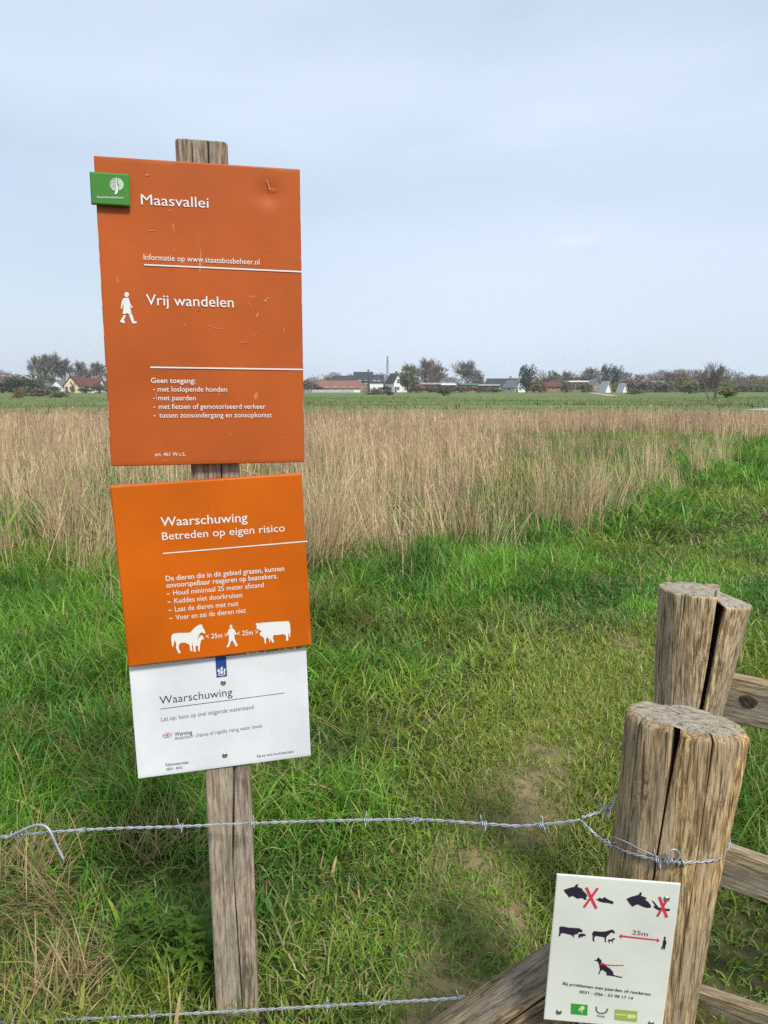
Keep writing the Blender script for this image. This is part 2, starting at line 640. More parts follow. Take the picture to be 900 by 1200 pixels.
def gable_house(px, d, w, ln, he, hr, rz, wall, roof, label, front=(2, 1), side=(3, 1), chim=1, fm=None, name="house", cat="house", door=True, group=None, z=0.0):
    """gable towards -Y when rz = 0, ridge along Y"""
    fm = fm or FRAME_W
    o = empty(name, (x_of(px, d), d, z), label, cat, group, (0, 0, R(rz)))
    bm = bmesh.new()
    vs = []
    for y in (-ln / 2, ln / 2):
        vs.append([bm.verts.new(q) for q in ((-w / 2, y, -.3), (w / 2, y, -.3), (w / 2, y, he), (0, y, hr), (-w / 2, y, he))])
    f, k = vs
    bm.faces.new(f)
    bm.faces.new(k[::-1])
    for i in range(5):
        bm.faces.new((f[i], k[i], k[(i + 1) % 5], f[(i + 1) % 5])[::-1])
    obj("wall", bm, wall, o)
    bm = bmesh.new()
    ov, th = .35, .22
    sl = math.hypot(w / 2, hr - he)
    nxv, nzv = (hr - he) / sl, (w / 2) / sl
    for s in (-1, 1):
        ex, ez = s * (w / 2 + ov), he - ov * (hr - he) / (w / 2)
        pts = [(ex, ez), (0, hr), (0, hr + th / nzv), (ex + s * nxv * th, ez + nzv * th)]
        a = [bm.verts.new((x, -ln / 2 - ov, zz + .02)) for x, zz in pts]
        b = [bm.verts.new((x, ln / 2 + ov, zz + .02)) for x, zz in pts]
        bm.faces.new(a if s > 0 else a[::-1])
        bm.faces.new(b[::-1] if s > 0 else b)
        for i in range(4):
            q = (a[i], b[i], b[(i + 1) % 4], a[(i + 1) % 4])
            bm.faces.new(q[::-1] if s > 0 else q)
    bmesh.ops.recalc_face_normals(bm, faces=bm.faces)
    rf = obj("roof", bm, roof, o)
    for i in range(chim):
        bm = bmesh.new()
        cy = (-ln * .28, ln * .3)[i % 2]
        box(bm, -.4, .4, cy - .4, cy + .4, hr - .5, hr + 1.0)
        box(bm, -.48, .48, cy - .48, cy + .48, hr + 1.003, hr + 1.15)
        obj("chimney", bm, WALL_BRICK, rf)
    nc, nf = front
    for i in range(nc):
        for j in range(nf):
            window(o, (i + 1) * w / (nc + 1) - w / 2, -ln / 2, 1.5 + 2.6 * j, min(1.3, w / (nc + 1) * .7), 1.35, 'f', fm)
    if hr - he > 2.2 and nc:
        window(o, 0, -ln / 2, he + .8, .9, 1.1, 'f', fm)
    nc, nf = side
    for sd in ('l', 'r'):
        for i in range(nc):
            for j in range(nf):
                window(o, (-1 if sd == 'l' else 1) * w / 2, (i + 1) * ln / (nc + 1) - ln / 2, 1.4 + 2.6 * j, min(1.5, ln / (nc + 1) * .6), 1.3, sd, fm)
    if door:
        bm = bmesh.new()
        box(bm, -w / 2 + .25, -w / 2 + 1.2, -ln / 2 - .06, -ln / 2 + .04, 0, 2.1)
        dr = obj("door", bm, DOOR_M, o)
        bm = bmesh.new()
        box(bm, -w / 2 + 1.0, -w / 2 + 1.08, -ln / 2 - .12, -ln / 2 - .062, 1.0, 1.12)
        obj("handle", bm, FRAME_W, dr)
    return o


def flat_house(px, d, w, dp, h, wall, fascia, label, wins=4, name="house", cat="house", dark_win=True, z=0.0, rz=0, gap=None):
    o = empty(name, (x_of(px, d), d, z), label, cat, None, (0, 0, R(rz)))
    bm = bmesh.new()
    box(bm, -w / 2, w / 2, -dp / 2, dp / 2, -.3, h)
    obj("wall", bm, wall, o)
    bm = bmesh.new()
    box(bm, -w / 2 - .4, w / 2 + .4, -dp / 2 - .5, dp / 2 + .4, h + .003, h + .55)
    obj("roof", bm, fascia, o)
    for i in range(wins):
        window(o, (i + 1) * w / (wins + 1) - w / 2, -dp / 2, h * .52, w / (wins + 1) * .72, h * .55, 'f', FRAME_D if dark_win else FRAME_W)
    return o


# left of the signs
gable_house(88, 268, 4.7, 6, 2.6, 5.4, 0, WALL_CREAM, ROOF_RED, "cream gabled house under the tall bare trees, left of the signs", front=(1, 1), side=(0, 0), chim=0)
gable_house(107, 275, 6, 7.6, 2.2, 4.9, 88, WALL_WHITE, ROOF_RED, "long house with a dark red tiled roof joined beside the cream gable", front=(0, 0), side=(3, 1), chim=1, door=False)
gable_house(71, 285, 4, 6, 2.4, 4.3, 0, WALL_WHITE, ROOF_GREY, "small white gabled house just left of the cream gable", front=(1, 1), side=(0, 0), chim=0)
gable_house(60, 300, 3.6, 7, 3.4, 5.2, 0, WALL_WHITE, ROOF_SLATE, "narrow white house half hidden by bare trees, farthest left house", front=(1, 1), side=(0, 0), chim=1, door=False)
# right of the signs
o = gable_house(398, 300, 7, 16, 1.6, 4.2, 90, WALL_WHITE, ROOF_ORANGE, "low barn with a long orange tiled roof above a white wall", front=(0, 0), side=(4, 1), chim=0, name="barn", cat="barn", door=False)
bm = bmesh.new()
for i in range(7):
    box(bm, i * 2.6 - 9.1, i * 2.6 - 6.52, -.12, .12, -.3, 1.05)
wo = obj("garden_wall", bm, WALL_GREY, label="low pale grey wall running in front of the orange roofed barn", cat="wall")
wo.location = (x_of(386, 288), 288, 0)
gable_house(406, 322, 8, 11, 3.2, 6.4, 90, WALL_DARK, ROOF_SLATE, "dark barn with a blue black roof behind the orange roofed barn", front=(0, 0), side=(0, 0), chim=0, name="barn", cat="barn", door=False)
gable_house(426, 305, 8, 7, 4.3, 7.6, 88, WALL_BRICK, ROOF_SLATE, "brown brick house with a tall slate roof beside the mast", front=(1, 1), side=(2, 2), chim=1, door=False)
gable_house(441, 303, 7, 5.2, 3.8, 6.4, 92, WALL_WHITE, ROOF_SLATE, "white walled house with slate roof joined to the brick house", front=(1, 1), side=(2, 2), chim=0, door=False)
gable_house(462, 300, 3.6, 7, 3.8, 6.8, 24, WALL_WHITE, ROOF_SLATE, "white gabled house with a steep slate roof right of the mast", front=(1, 2), side=(2, 1), chim=1)
gable_house(472, 304, 5.5, 6.5, 3.0, 5.9, 92, WALL_WHITE, ROOF_SLATE, "low white wing with slate roof behind the round green tree", front=(1, 1), side=(2, 1), chim=0, door=False)
flat_house(512, 296, 12, 8, 3.0, WALL_BRICK, WALL_GREY, "low brown flat roofed house below the tall bare tree", wins=5)
flat_house(525, 293, 5, 5, 2.7, WALL_DARK, WALL_WHITE, "small dark pavilion with a bright white flat roof", wins=2)
flat_house(549, 296, 6.5, 6, 2.8, WALL_GREEN, WALL_GREEN, "pale green flat roofed shed right of the white roofed pavilion", wins=1, name="shed", cat="shed")
flat_house(571, 300, 8, 6, 2.5, WALL_DARK, WALL_GREY, "long dark open fronted shed right of the green shed", wins=4, name="shed", cat="shed")
gable_house(588, 318, 7, 12, 2.4, 5.2, 86, WALL_GREY, ROOF_SLATE, "grey house with long slate roof behind the dark shed", front=(0, 0), side=(3, 1), chim=1, door=False)
gable_house(602, 302, 4.6, 8, 1.9, 4.3, 28, WALL_WHITE, ROOF_GREY, "small white gabled cottage left of the dark conifer", front=(1, 1), side=(1, 1), chim=0)
gable_house(618, 340, 6, 12, 2.8, 5.6, 90, WALL_GREY, ROOF_GREY, "distant grey roofed house behind the dark conifer", front=(0, 0), side=(3, 1), chim=1, door=False)
gable_house(647, 300, 6, 5.6, 2.1, 3.9, 86, WALL_ORANGE, ROOF_RED, "small orange brick house among brown bushes", front=(1, 1), side=(1, 1), chim=0)
flat_house(676, 305, 8, 7, 3.9, WALL_BRICK, WALL_WHITE, "brown villa with a white flat roof half hidden behind bushes", wins=4)
gable_house(696, 296, 4.2, 6, 2.7, 4.6, 8, WALL_BRICK, ROOF_GREY, "small brown gabled house right of the white villa", front=(2, 1), side=(0, 0), chim=0)
A1 = gable_house(709, 280, 2.7, 3.0, .5, 3.5, 28, WALL_WHITE, ROOF_PALE, "larger white gabled steep roofed cabin beside the sandy track", front=(0, 0), side=(0, 0), chim=0, name="cabin", cat="cabin", door=False)
A2 = gable_house(729, 284, 2.3, 2.6, .5, 2.9, 28, WALL_WHITE, ROOF_PALE, "smaller white gabled steep roofed cabin right of the sandy track", front=(0, 0), side=(0, 0), chim=0, name="cabin", cat="cabin", door=False)
gable_house(763, 330, 5.5, 10, 2.2, 4.4, 88, WALL_BRICK, ROOF_GREY, "long grey roofed farm shed behind the dark bushes", front=(0, 0), side=(2, 1), chim=0, name="shed", cat="shed", door=False)
gable_house(832, 330, 6, 7, 2.8, 5.4, 80, WALL_ORANGE, ROOF_RED, "red roofed house behind the many stemmed bare tree", front=(1, 1), side=(2, 1), chim=1, door=False)
flat_house(889, 620, 7, 8, 10.5, WALL_GREY, WALL_GREY, "far grey tower block at the right end of the treeline", wins=2, name="tower_block", cat="tower block")

# telecom mast: lattice legs and bracing, antenna panels on top
mast = empty("telecom_mast", (x_of(454, 330), 330, 0), "slender grey lattice mast rising behind the slate roofed houses", "mast")
STEEL = plain("galvanised_steel", (.34, .36, .39), .5, .3)
bm = bmesh.new()
HM = 15.0
tri = [(math.cos(a) * .62, math.sin(a) * .62) for a in (R(90), R(210), R(330))]
for x, y in tri:
    tube(bm, [(x, y, 0), (x * .6, y * .6, HM)], .11, 5)
obj("mast_leg", bm, STEEL, mast)
bm = bmesh.new()
for k in range(14):
    for i in range(3):
        s0, s1 = 1 - .4 * k / 14, 1 - .4 * (k + 1) / 14
        a, b_ = tri[i], tri[(i + 1) % 3]
        tube(bm, [(a[0] * s0, a[1] * s0, HM * k / 14), (b_[0] * s1, b_[1] * s1, HM * (k + 1) / 14)], .05, 4)
obj("bracing", bm, STEEL, mast)
for i in range(3):
    bm = bmesh.new()
    x, y = tri[i]
    box(bm, x * 1.1 - .16, x * 1.1 + .16, y * 1.1 - .12, y * 1.1 + .12, HM - 2.4, HM - .4)
    obj("antenna", bm, FRAME_W, mast)


# ------------------------------------------------------------------ far trees and bushes
def tree_meshes(seed, h, trunk_h, spread, up, twig_r=.03, n_limb=12, depth=4, stems=1, kids=4, bark=(.075, .06, .048)):
    """bare tree: (trunk and limbs mesh, crown of twigs mesh)"""
    rnd = random.Random(seed)
    limbs, twigs = bmesh.new(), bmesh.new()

    def grow(p, d, ln, r, lvl):
        k = 4 if lvl < 2 else 3
        pts, q, dd = [p.copy()], p.copy(), d.copy()
        for i in range(k):
            dd = (dd + Vector((rnd.gauss(0, .13), rnd.gauss(0, .13), rnd.gauss(0, .07) + up * .10))).normalized()
            q = q + dd * ln / k
            pts.append(q.copy())
        rr = [r * (1 - .55 * i / k) for i in range(k + 1)]
        if lvl <= 2:
            tube(limbs, pts, rr, 6 if lvl < 2 else 4, caps=False)
        else:
            tube(twigs, pts, [max(twig_r, x) for x in rr], 3, caps=False)
        if lvl < depth:
            n_ = kids + (1 if rnd.random() < .5 else 0) + (1 if lvl >= 2 else 0)
            for c in range(n_):
                t = .35 + .65 * (c + rnd.random() * .7) / n_
                t = min(t, 1)
                i = min(int(t * k), k - 1)
                bp = pts[i].lerp(pts[i + 1], t * k - i)
                ax = Vector((rnd.gauss(0, 1), rnd.gauss(0, 1), rnd.gauss(0, .5))).normalized()
                nd = (dd * (1.0 - spread * .35) + ax * spread + Vector((0, 0, up * .35))).normalized()
                grow(bp, nd, ln * rnd.uniform(.55, .78), max(r * .45, twig_r), lvl + 1)
    for s in range(stems):
        base = Vector((rnd.gauss(0, .25), rnd.gauss(0, .25), -.2)) if stems > 1 else Vector((0, 0, -.2))
        lean = Vector((rnd.gauss(0, .22), rnd.gauss(0, .22), 1)).normalized() if stems > 1 else Vector((rnd.gauss(0, .04), rnd.gauss(0, .04), 1)).normalized()
        q, pts = base.copy(), [base.copy()]
        for i in range(5):
            q = q + (lean + Vector((rnd.gauss(0, .06), rnd.gauss(0, .06), 0))) * (h * .62 / 5)
            pts.append(q.copy())
        r0 = h * .022 / math.sqrt(stems)
        tube(limbs, pts, [r0 * (1 - .75 * i / 5) for i in range(6)], 7, caps=False)
        for c in range(n_limb):
            t = trunk_h + (1 - trunk_h) * (c + rnd.random() * .5) / n_limb
            f = t * 5
            i = min(int(f), 4)
            bp = pts[i].lerp(pts[i + 1], min(1, f - i))
            a = c * 2.4 + rnd.random()
            nd = Vector((math.cos(a) * spread * 1.5, math.sin(a) * spread * 1.5, .55 + up * .5 + .5 * t)).normalized()
            grow(bp, nd, h * .33 * rnd.uniform(.75, 1.1) * (1.1 - .35 * t), r0 * .42, 1)
    a, b_ = bpy.data.meshes.new("trunk"), bpy.data.meshes.new("crown")
    limbs.to_mesh(a)
    twigs.to_mesh(b_)
    limbs.free()
    twigs.free()
    return a, b_


BARK = plain("tree_bark", (.085, .070, .056), .9, var=.3, scale=2)
TWIG_BROWN = plain("brown_twigs", (.165, .125, .10), .9)
TWIG_GREY = plain("grey_twigs", (.16, .14, .125), .9)
TWIG_OLIVE = plain("budding_olive_twigs", (.13, .135, .055), .9)
TWIG_RED = plain("reddish_twigs", (.165, .11, .095), .9)

TREES = {}
for key, args, tw in (("round", dict(seed=3, h=9, trunk_h=.30, spread=.8, up=.25), TWIG_BROWN),
                      ("tall", dict(seed=8, h=10, trunk_h=.30, spread=.62, up=.55), TWIG_GREY),
                      ("wide", dict(seed=15, h=8, trunk_h=.22, spread=.85, up=.15), TWIG_GREY),
                      ("multi", dict(seed=21, h=4.6, trunk_h=.18, spread=.5, up=.5, twig_r=.010, stems=5, n_limb=5, kids=3), TWIG_GREY),
                      ("dense", dict(seed=30, h=7, trunk_h=.15, spread=.8, up=.2, kids=4, n_limb=9), TWIG_RED)):
    a, b_ = tree_meshes(**args)
    a.materials.append(BARK)
    TREES[key] = (a, b_, tw, args["h"])
CROWN_CACHE = {}


def crown_mesh(key, tw):
    k = (key, tw.name)
    if k not in CROWN_CACHE:
        me = TREES[key][1].copy()
        me.materials.clear()
        me.materials.append(tw)
        CROWN_CACHE[k] = me
    return CROWN_CACHE[k]


GROUP_T = "bare trees along the far bank"


def tree(key, px, d, h, label, rz=0., tw=None, wide=1.0, z=0., group=GROUP_T):
    a, b_, t0, h0 = TREES[key]
    o = empty("bare_tree", (x_of(px, d), d, z), label, "tree", group, (0, 0, R(rz)))
    s = h / h0
    o.scale = (s * wide, s * wide, s)
    obj("trunk", a, None, o)
    obj("crown", crown_mesh(key, tw or t0), None, o)
    return o


def leaf_cloud(seed, n, lobes, leaf, zmin=0.02, tall=1.0, inner=.35):
    """bush foliage: leaf faces scattered through several uneven lobes; unit size"""
    rs = np.random.RandomState(seed)
    c = []
    for i in range(lobes):
        a = rs.rand() * 2 * math.pi
        rr = .33 * math.sqrt(rs.rand())
        c.append((math.cos(a) * rr, math.sin(a) * rr, .22 + rs.rand() * .48 * tall, .16 + rs.rand() * .17))
    c = np.array(c)
    pick = rs.randint(0, lobes, n)
    v = rs.normal(size=(n, 3))
    v /= np.linalg.norm(v, axis=1)[:, None]
    rad = (inner + (1 - inner) * rs.rand(n) ** .5) * c[pick, 3]
    P = c[pick, :3] + v * rad[:, None] * np.array([1, 1, .95])
    P[:, 2] = np.maximum(P[:, 2], zmin + rs.rand(n) * .1)
    a = rs.normal(size=(n, 3))
    a /= np.linalg.norm(a, axis=1)[:, None]
    b_ = np.cross(a, rs.normal(size=(n, 3)))
    b_ /= np.linalg.norm(b_, axis=1)[:, None]
    sz = leaf * (.6 + .8 * rs.rand(n))[:, None]
    V = np.stack([P - a * sz, P + b_ * sz * .5, P + a * sz, P - b_ * sz * .5], 1).reshape(-1, 3)
    Q = np.arange(4 * n).reshape(n, 4)
    return np_mesh("foliage", V, Q)


def leaf_mat(name, c, var=.35):
    m, n, l, p = new_mat(name)
    p.inputs["Roughness"].default_value = .7
    p.inputs["Specular IOR Level"].default_value = .2
    tc = n.new("ShaderNodeTexCoord")
    nz = n.new("ShaderNodeTexNoise")
    nz.inputs["Scale"].default_value = 5
    nz.inputs["Detail"].default_value = 4
    l.new(tc.outputs["Object"], nz.inputs["Vector"])
    rp = n.new("ShaderNodeValToRGB")
    e = rp.color_ramp.elements
    e[0].position, e[1].position = .35, .65
    e[0].color = (*[q * (1 - var) for q in c], 1)
    e[1].color = (*[min(1, q * (1 + var)) for q in c], 1)
    l.new(nz.outputs["Fac"], rp.inputs["Fac"])
    l.new(rp.outputs["Color"], p.inputs["Base Color"])
    return m


LEAF = {"evergreen": leaf_mat("dark_evergreen_leaves", (.032, .055, .024)),
        "green": leaf_mat("spring_green_leaves", (.075, .115, .032)),
        "yellow": leaf_mat("yellow_green_leaves", (.20, .19, .045)),
        "brown": leaf_mat("brown_bramble_leaves", (.17, .135, .09)),
        "red": leaf_mat("russet_hedge_leaves", (.16, .075, .05)),
        "olive": leaf_mat("olive_leaves", (.14, .145, .055)),
        "golden": leaf_mat("golden_brown_leaves", (.20, .135, .05))}
CLOUDS = [leaf_cloud(40 + i, 1500, 9, .045) for i in range(4)]
CONE = leaf_cloud(60, 1600, 14, .04, tall=1.35)
BUSH_CACHE = {}
bm = bmesh.new()
_r = random.Random(4)
for i in range(9):
    a = _r.random() * 6.28
    tube(bm, [(0, 0, -.05), (math.cos(a) * .12, math.sin(a) * .12, .3), (math.cos(a) * .26, math.sin(a) * .26, .55 + _r.random() * .2)], [.022, .014, .006], 5)
STEMS = bpy.data.meshes.new("stem")
bm.to_mesh(STEMS)
bm.free()
STEMS.materials.append(BARK)
GROUP_B = "bushes along the far bank"


def bush(px, d, w, h, kind, label, rz=0, dp=None, name="bush", cat="bush", z=0., group=GROUP_B, shape=None):
    i = int(px * 7) % 4
    k = (kind, shape or i)
    if k not in BUSH_CACHE:
        me = (CONE if shape == "cone" else CLOUDS[i]).copy()
        me.materials.append(LEAF[kind])
        BUSH_CACHE[k] = me
    o = empty(name, (x_of(px, d), d, z), label, cat, group, (0, 0, R(rz)))
    o.scale = (w * 1.2, (dp or w) * 1.2, h * 1.2)
    obj("foliage", BUSH_CACHE[k], None, o)
    obj("stem", STEMS, None, o)
    return o


# left part, from the frame edge to the big sign
tree("dense", 8, 300, 6.5, "low reddish bare tree at the left edge of the far bank", 20)
tree("dense", 26, 310, 7.5, "reddish bare tree behind the dark shrubs at far left", 110, wide=1.1)
tree("tall", 46, 290, 14.5, "tall bare tree, leftmost of the three above the white houses", 40, wide=.9)
tree("tall", 65, 288, 15.5, "tallest bare tree, standing behind the two small white houses", 130, wide=1.0)
tree("tall", 78, 292, 13.5, "bare tree between the tallest tree and the cream gable", 200, wide=.85)
tree("tall", 93, 300, 13, "thin bare tree rising behind the cream gable", 290, wide=.7)
tree("wide", 101, 296, 11, "spreading bare tree behind the red roof beside the sign", 10, wide=.8)
tree("tall", 117, 300, 12.5, "bare tree half hidden by the left edge of the sign", 75, wide=.9)
bush(3, 255, 9, 5.2, "brown", "brown scrub at the left edge of the photo")
bush(20, 250, 8, 4.6, "evergreen", "dark green shrub at far left, larger of two")
bush(38, 248, 6, 4.0, "evergreen", "dark green shrub beside the larger dark shrub, left of the houses")
bush(30, 262, 14, 6.2, "olive", "olive green thicket behind the two dark green shrubs", dp=7)
bush(49, 255, 5, 3.4, "brown", "brown scrub between the dark shrubs and the white houses")
bush(64, 262, 4, 2.2, "green", "low green bush in front of the small white houses")
bush(100, 258, 5, 1.6, "green", "low green bush in front of the red roofed house")
bush(86, 262, 1.4, 3.2, "brown", "small brown bush against the cream gable")
bush(22, 120, 1.6, 1.3, "golden", "small golden bush in the field at far left")
bush(45, 150, 7, 1.6, "brown", "low brown bramble patch in the field at left", dp=4)
bush(70, 130, 3.2, 1.0, "olive", "low olive bramble in the field below the cream house", dp=3)
bush(116, 240, 5, 3, "brown", "brown bush beside the left edge of the large sign")

# middle part
bush(360, 290, 5, 4.6, "brown", "dark brown bush beside the right edge of the large sign")
bush(371, 292, 6, 3.0, "red", "russet bush between the sign and the orange roofed barn")
tree("wide", 413, 380, 9, "hazy bare tree behind the dark barn", 15, tw=TWIG_GREY, wide=1.5)
tree("wide", 388, 390, 8.5, "hazy bare tree behind the orange roofed barn", 95, tw=TWIG_GREY, wide=1.5)
tree("wide", 437, 385, 9, "hazy bare tree behind the slate roofed houses", 215, tw=TWIG_GREY, wide=1.5)
tree("round", 478, 285, 11.3, "round budding tree in front of the white slate roofed house", 30, tw=TWIG_OLIVE, wide=.92)
bush(480, 284, 7, 6.5, "olive", "olive green bush below the round budding tree")
tree("round", 500, 305, 14.2, "tall brown bare tree, left of two over the brown flat house", 60, wide=.95)
tree("round", 514, 300, 11.5, "shorter brown bare tree, right of two over the brown flat house", 170, wide=.9)
tree("round", 546, 300, 13.0, "round bare tree with a domed crown behind the green shed", 250, tw=TWIG_GREY, wide=1.15)
tree("wide", 560, 312, 9.0, "low bare tree right of the domed tree", 330, wide=.9, tw=TWIG_BROWN)
bush(488, 280, 5, 2.3, "red", "russet hedge bush below the brown flat roofed house, left end", dp=3, group="russet hedge in front of the low houses")
bush(503, 280, 6, 2.1, "red", "russet hedge bush under the windows of the brown flat house", dp=3, group="russet hedge in front of the low houses")
bush(520, 280, 6.5, 2.2, "red", "russet hedge bush in front of the white roofed pavilion", dp=3, group="russet hedge in front of the low houses")
bush(540, 280, 6.5, 2.1, "red", "russet hedge bush in front of the green shed", dp=3, group="russet hedge in front of the low houses")
bush(560, 280, 6.5, 2.0, "red", "russet hedge bush in front of the long dark shed, left half", dp=3, group="russet hedge in front of the low houses")
bush(579, 280, 6.5, 1.9, "brown", "brown hedge bush at the right end of the russet hedge", dp=3, group="russet hedge in front of the low houses")
bush(452, 282, 4, 2.2, "evergreen", "dark green bush at the foot of the mast")
bush(455, 170, 2.4, 1.3, "brown", "low brown bramble in the field below the mast")
bush(520, 165, 3, 1.4, "green", "low green bush in the field below the russet hedge")
bush(441, 190, 5, 1.4, "brown", "brown bramble in the field below the brick house", dp=3)
bush(617, 288, 6.0, 8.0, "evergreen", "dark conifer standing right of the white cottage", name="conifer", cat="tree", shape="cone")
bush(626, 290, 4.5, 5.0, "golden", "golden brown bush at the right foot of the conifer")
bush(634, 300, 4.5, 5.2, "evergreen", "dark green bush between the conifer and the orange house")

# right part
bush(651, 320, 8, 8.4, "green", "leafy green tree behind the orange brick house", name="leafy_tree", cat="tree")
tree("round", 663, 325, 9.5, "bare tree just right of the leafy green tree", 45, tw=TWIG_GREY, wide=.9)
bush(653, 310, 7, 6.0, "brown", "brown bush behind the orange brick house", dp=5)
bush(632, 285, 6, 3.4, "golden", "golden brown bush left of the orange brick house")
bush(664, 288, 4.5, 3.6, "brown", "brown bush between the orange house and the white villa")
bush(684, 290, 5, 3.5, "olive", "olive bush in front of the white villa")
tree("round", 692, 330, 11.2, "round bare tree rising behind the white villa", 85, tw=TWIG_GREY, wide=1.0)
bush(710, 330, 5.0, 9.2, "evergreen", "dark pine behind the larger white cabin", name="pine_tree", cat="tree", shape="cone")
bush(722, 335, 5.0, 8.8, "evergreen", "dark pine behind the smaller white cabin", name="pine_tree", cat="tree", shape="cone")
bush(676, 345, 12, 6.5, "brown", "wide brown thicket behind the white villa", dp=6)
tree("dense", 703, 320, 8.5, "dense brown bare tree between the villa and the pines", 140, tw=TWIG_BROWN)
tree("dense", 733, 325, 8.8, "dense bare tree just right of the two pines", 10, tw=TWIG_BROWN, wide=1.1)
tree("dense", 748, 322, 7.6, "dense reddish bare tree above the dark bushes", 60, wide=1.1)
tree("dense", 764, 335, 7.2, "grey bare tree behind the long farm shed", 120, tw=TWIG_GREY, wide=1.1)
tree("round", 783, 345, 9.4, "tallest bare tree behind the yellow bush", 20, tw=TWIG_BROWN, wide=1.3)
tree("round", 798, 350, 9.2, "round bare tree overlapping the tallest tree behind the yellow bush", 190, tw=TWIG_BROWN, wide=1.3)
tree("dense", 814, 340, 7.6, "dense bare tree left of the many stemmed tree", 240, tw=TWIG_GREY, wide=1.1)
tree("dense", 848, 335, 7.2, "dense bare tree right of the many stemmed tree", 300, tw=TWIG_BROWN, wide=1.2)
tree("wide", 866, 420, 9.2, "hazy bare tree left of the grey tower block", 40, tw=TWIG_GREY, wide=1.1)
tree("wide", 880, 430, 10, "hazy bare tree overlapping the grey tower block", 140, tw=TWIG_GREY, wide=1.0)
tree("wide", 898, 430, 6, "low hazy tree at the right edge of the photo", 240, tw=TWIG_GREY, wide=1.1)
bush(718, 288, 4.6, 3.4, "yellow", "yellow green bush between the two white cabins")
bush(741, 290, 7, 4.6, "brown", "dark brown bush right of the smaller cabin")
bush(756, 285, 7, 4.2, "brown", "brown bush below the grey farm shed roof", dp=5)
bush(768, 288, 6, 3.8, "olive", "olive bush left of the bright yellow bush")
bush(780, 282, 6, 3.6, "brown", "brown bush touching the left of the yellow bush")
bush(803, 262, 6.6, 5.0, "yellow", "large bright yellow green bush in front of the trees", rz=40)
bush(808, 220, 5, 3.0, "olive", "olive bush below the bright yellow bush")
bush(824, 300, 7, 4.6, "brown", "brown thicket behind the many stemmed bare tree", dp=5)
bush(846, 260, 7, 4.0, "olive", "olive bush right of the many stemmed bare tree", dp=5)
bush(851, 130, 3.6, 1.8, "yellow", "low yellow green bush beside the many stemmed bare tree")
bush(872, 300, 8, 3.2, "brown", "brown scrub below the grey tower block", dp=5)
bush(893, 300, 8, 2.8, "olive", "olive scrub at the right end of the far bank", dp=5)
bush(745, 200, 4, 1.3, "brown", "brown bramble on the green slope below the smaller cabin", dp=3)


def wood_mass(name, spans, d, mat, label, seed):
    """a far-off wood reading as one mass: countless twig faces with an uneven top"""
    r2 = np.random.RandomState(seed)
    P = []
    for px0, px1, hmin, hmax in spans:
        x0, x1 = x_of(px0, d), x_of(px1, d)
        n2 = int((x1 - x0) * 330)
        x = r2.uniform(x0, x1, n2)
        y = d + r2.uniform(-7, 7, n2)
        top = hmin + (hmax - hmin) * np.clip((fbm(x + y * .3, y * .4, 9.0, seed, 3) - .28) / .42, 0, 1.05)
        z = top * r2.rand(n2) ** .95
        k = r2.rand(n2) < .35 + .65 * (vnoise(x, z * 1.4 + y, 2.2, seed) > .38)
        P.append(np.stack([x, y, z], 1)[k])
    P = np.concatenate(P)
    n2 = len(P)
    a = r2.normal(size=(n2, 3)) * np.array([.55, .55, 1.0])
    a /= np.linalg.norm(a, axis=1)[:, None]
    b2 = np.cross(a, r2.normal(size=(n2, 3)))
    b2 /= np.linalg.norm(b2, axis=1)[:, None]
    sz = r2.uniform(.3, .9, (n2, 1))
    V = np.stack([P - a * sz, P + b2 * sz * .13, P + a * sz, P - b2 * sz * .13], 1).reshape(-1, 3)
    return obj(name, np_mesh(name, V, np.arange(4 * n2).reshape(n2, 4)), mat, label=label, cat="wood", kind="stuff")


wood_mass("far_woods", [(600, 640, 3, 7), (628, 700, 5, 10), (700, 905, 4.5, 9.6), (905, 1000, 4, 10)], 350, TWIG_BROWN, "far brown bare wood along the bank right of the white cabins", 3)
wood_mass("far_woods", [(735, 905, 2.4, 5.6), (905, 990, 2, 5)], 318, TWIG_OLIVE, "olive budding scrub in front of the far brown wood", 13)
wood_mass("far_woods", [(335, 480, 4.5, 10.5), (480, 628, 3, 7.5)], 430, TWIG_GREY, "far hazy grey wood behind the slate roofed houses", 5)
wood_mass("far_woods", [(-110, 60, 4.0, 9.5), (60, 130, 3, 7)], 350, TWIG_RED, "far reddish wood behind the dark shrubs on the left", 8)
tree("multi", 838, 100, 5.1, "many stemmed bare tree standing alone near the river", 30, wide=1.0, group=None)

# ------------------------------------------------------------------ thin spring haze over the whole valley
bm = bmesh.new()
box(bm, -780, 780, -60, 780, -1.2, 24)
hm = bpy.data.materials.new("haze")
hm.use_nodes = True
hn, hl = hm.node_tree.nodes, hm.node_tree.links
hn.clear()
ho = hn.new("ShaderNodeOutputMaterial")
hv = hn.new("ShaderNodeVolumePrincipled")
hv.inputs["Color"].default_value = (.86, .92, 1.0, 1)
hv.inputs["Density"].default_value = .00028
hl.new(hv.outputs[0], ho.inputs["Volume"])
obj("haze", bm, hm, label="thin pale haze lying over the whole valley", cat="haze", kind="stuff")

#==SIGNS==
# ------------------------------------------------------------------ the sign post and its three boards
YAW = R(13.414)
SIGN_C = Vector((-.36633, 1.61810, 0))
U = Vector((math.cos(YAW), math.sin(YAW), 0))
V = Vector((-math.sin(YAW), math.cos(YAW), 0))          # away from the viewer

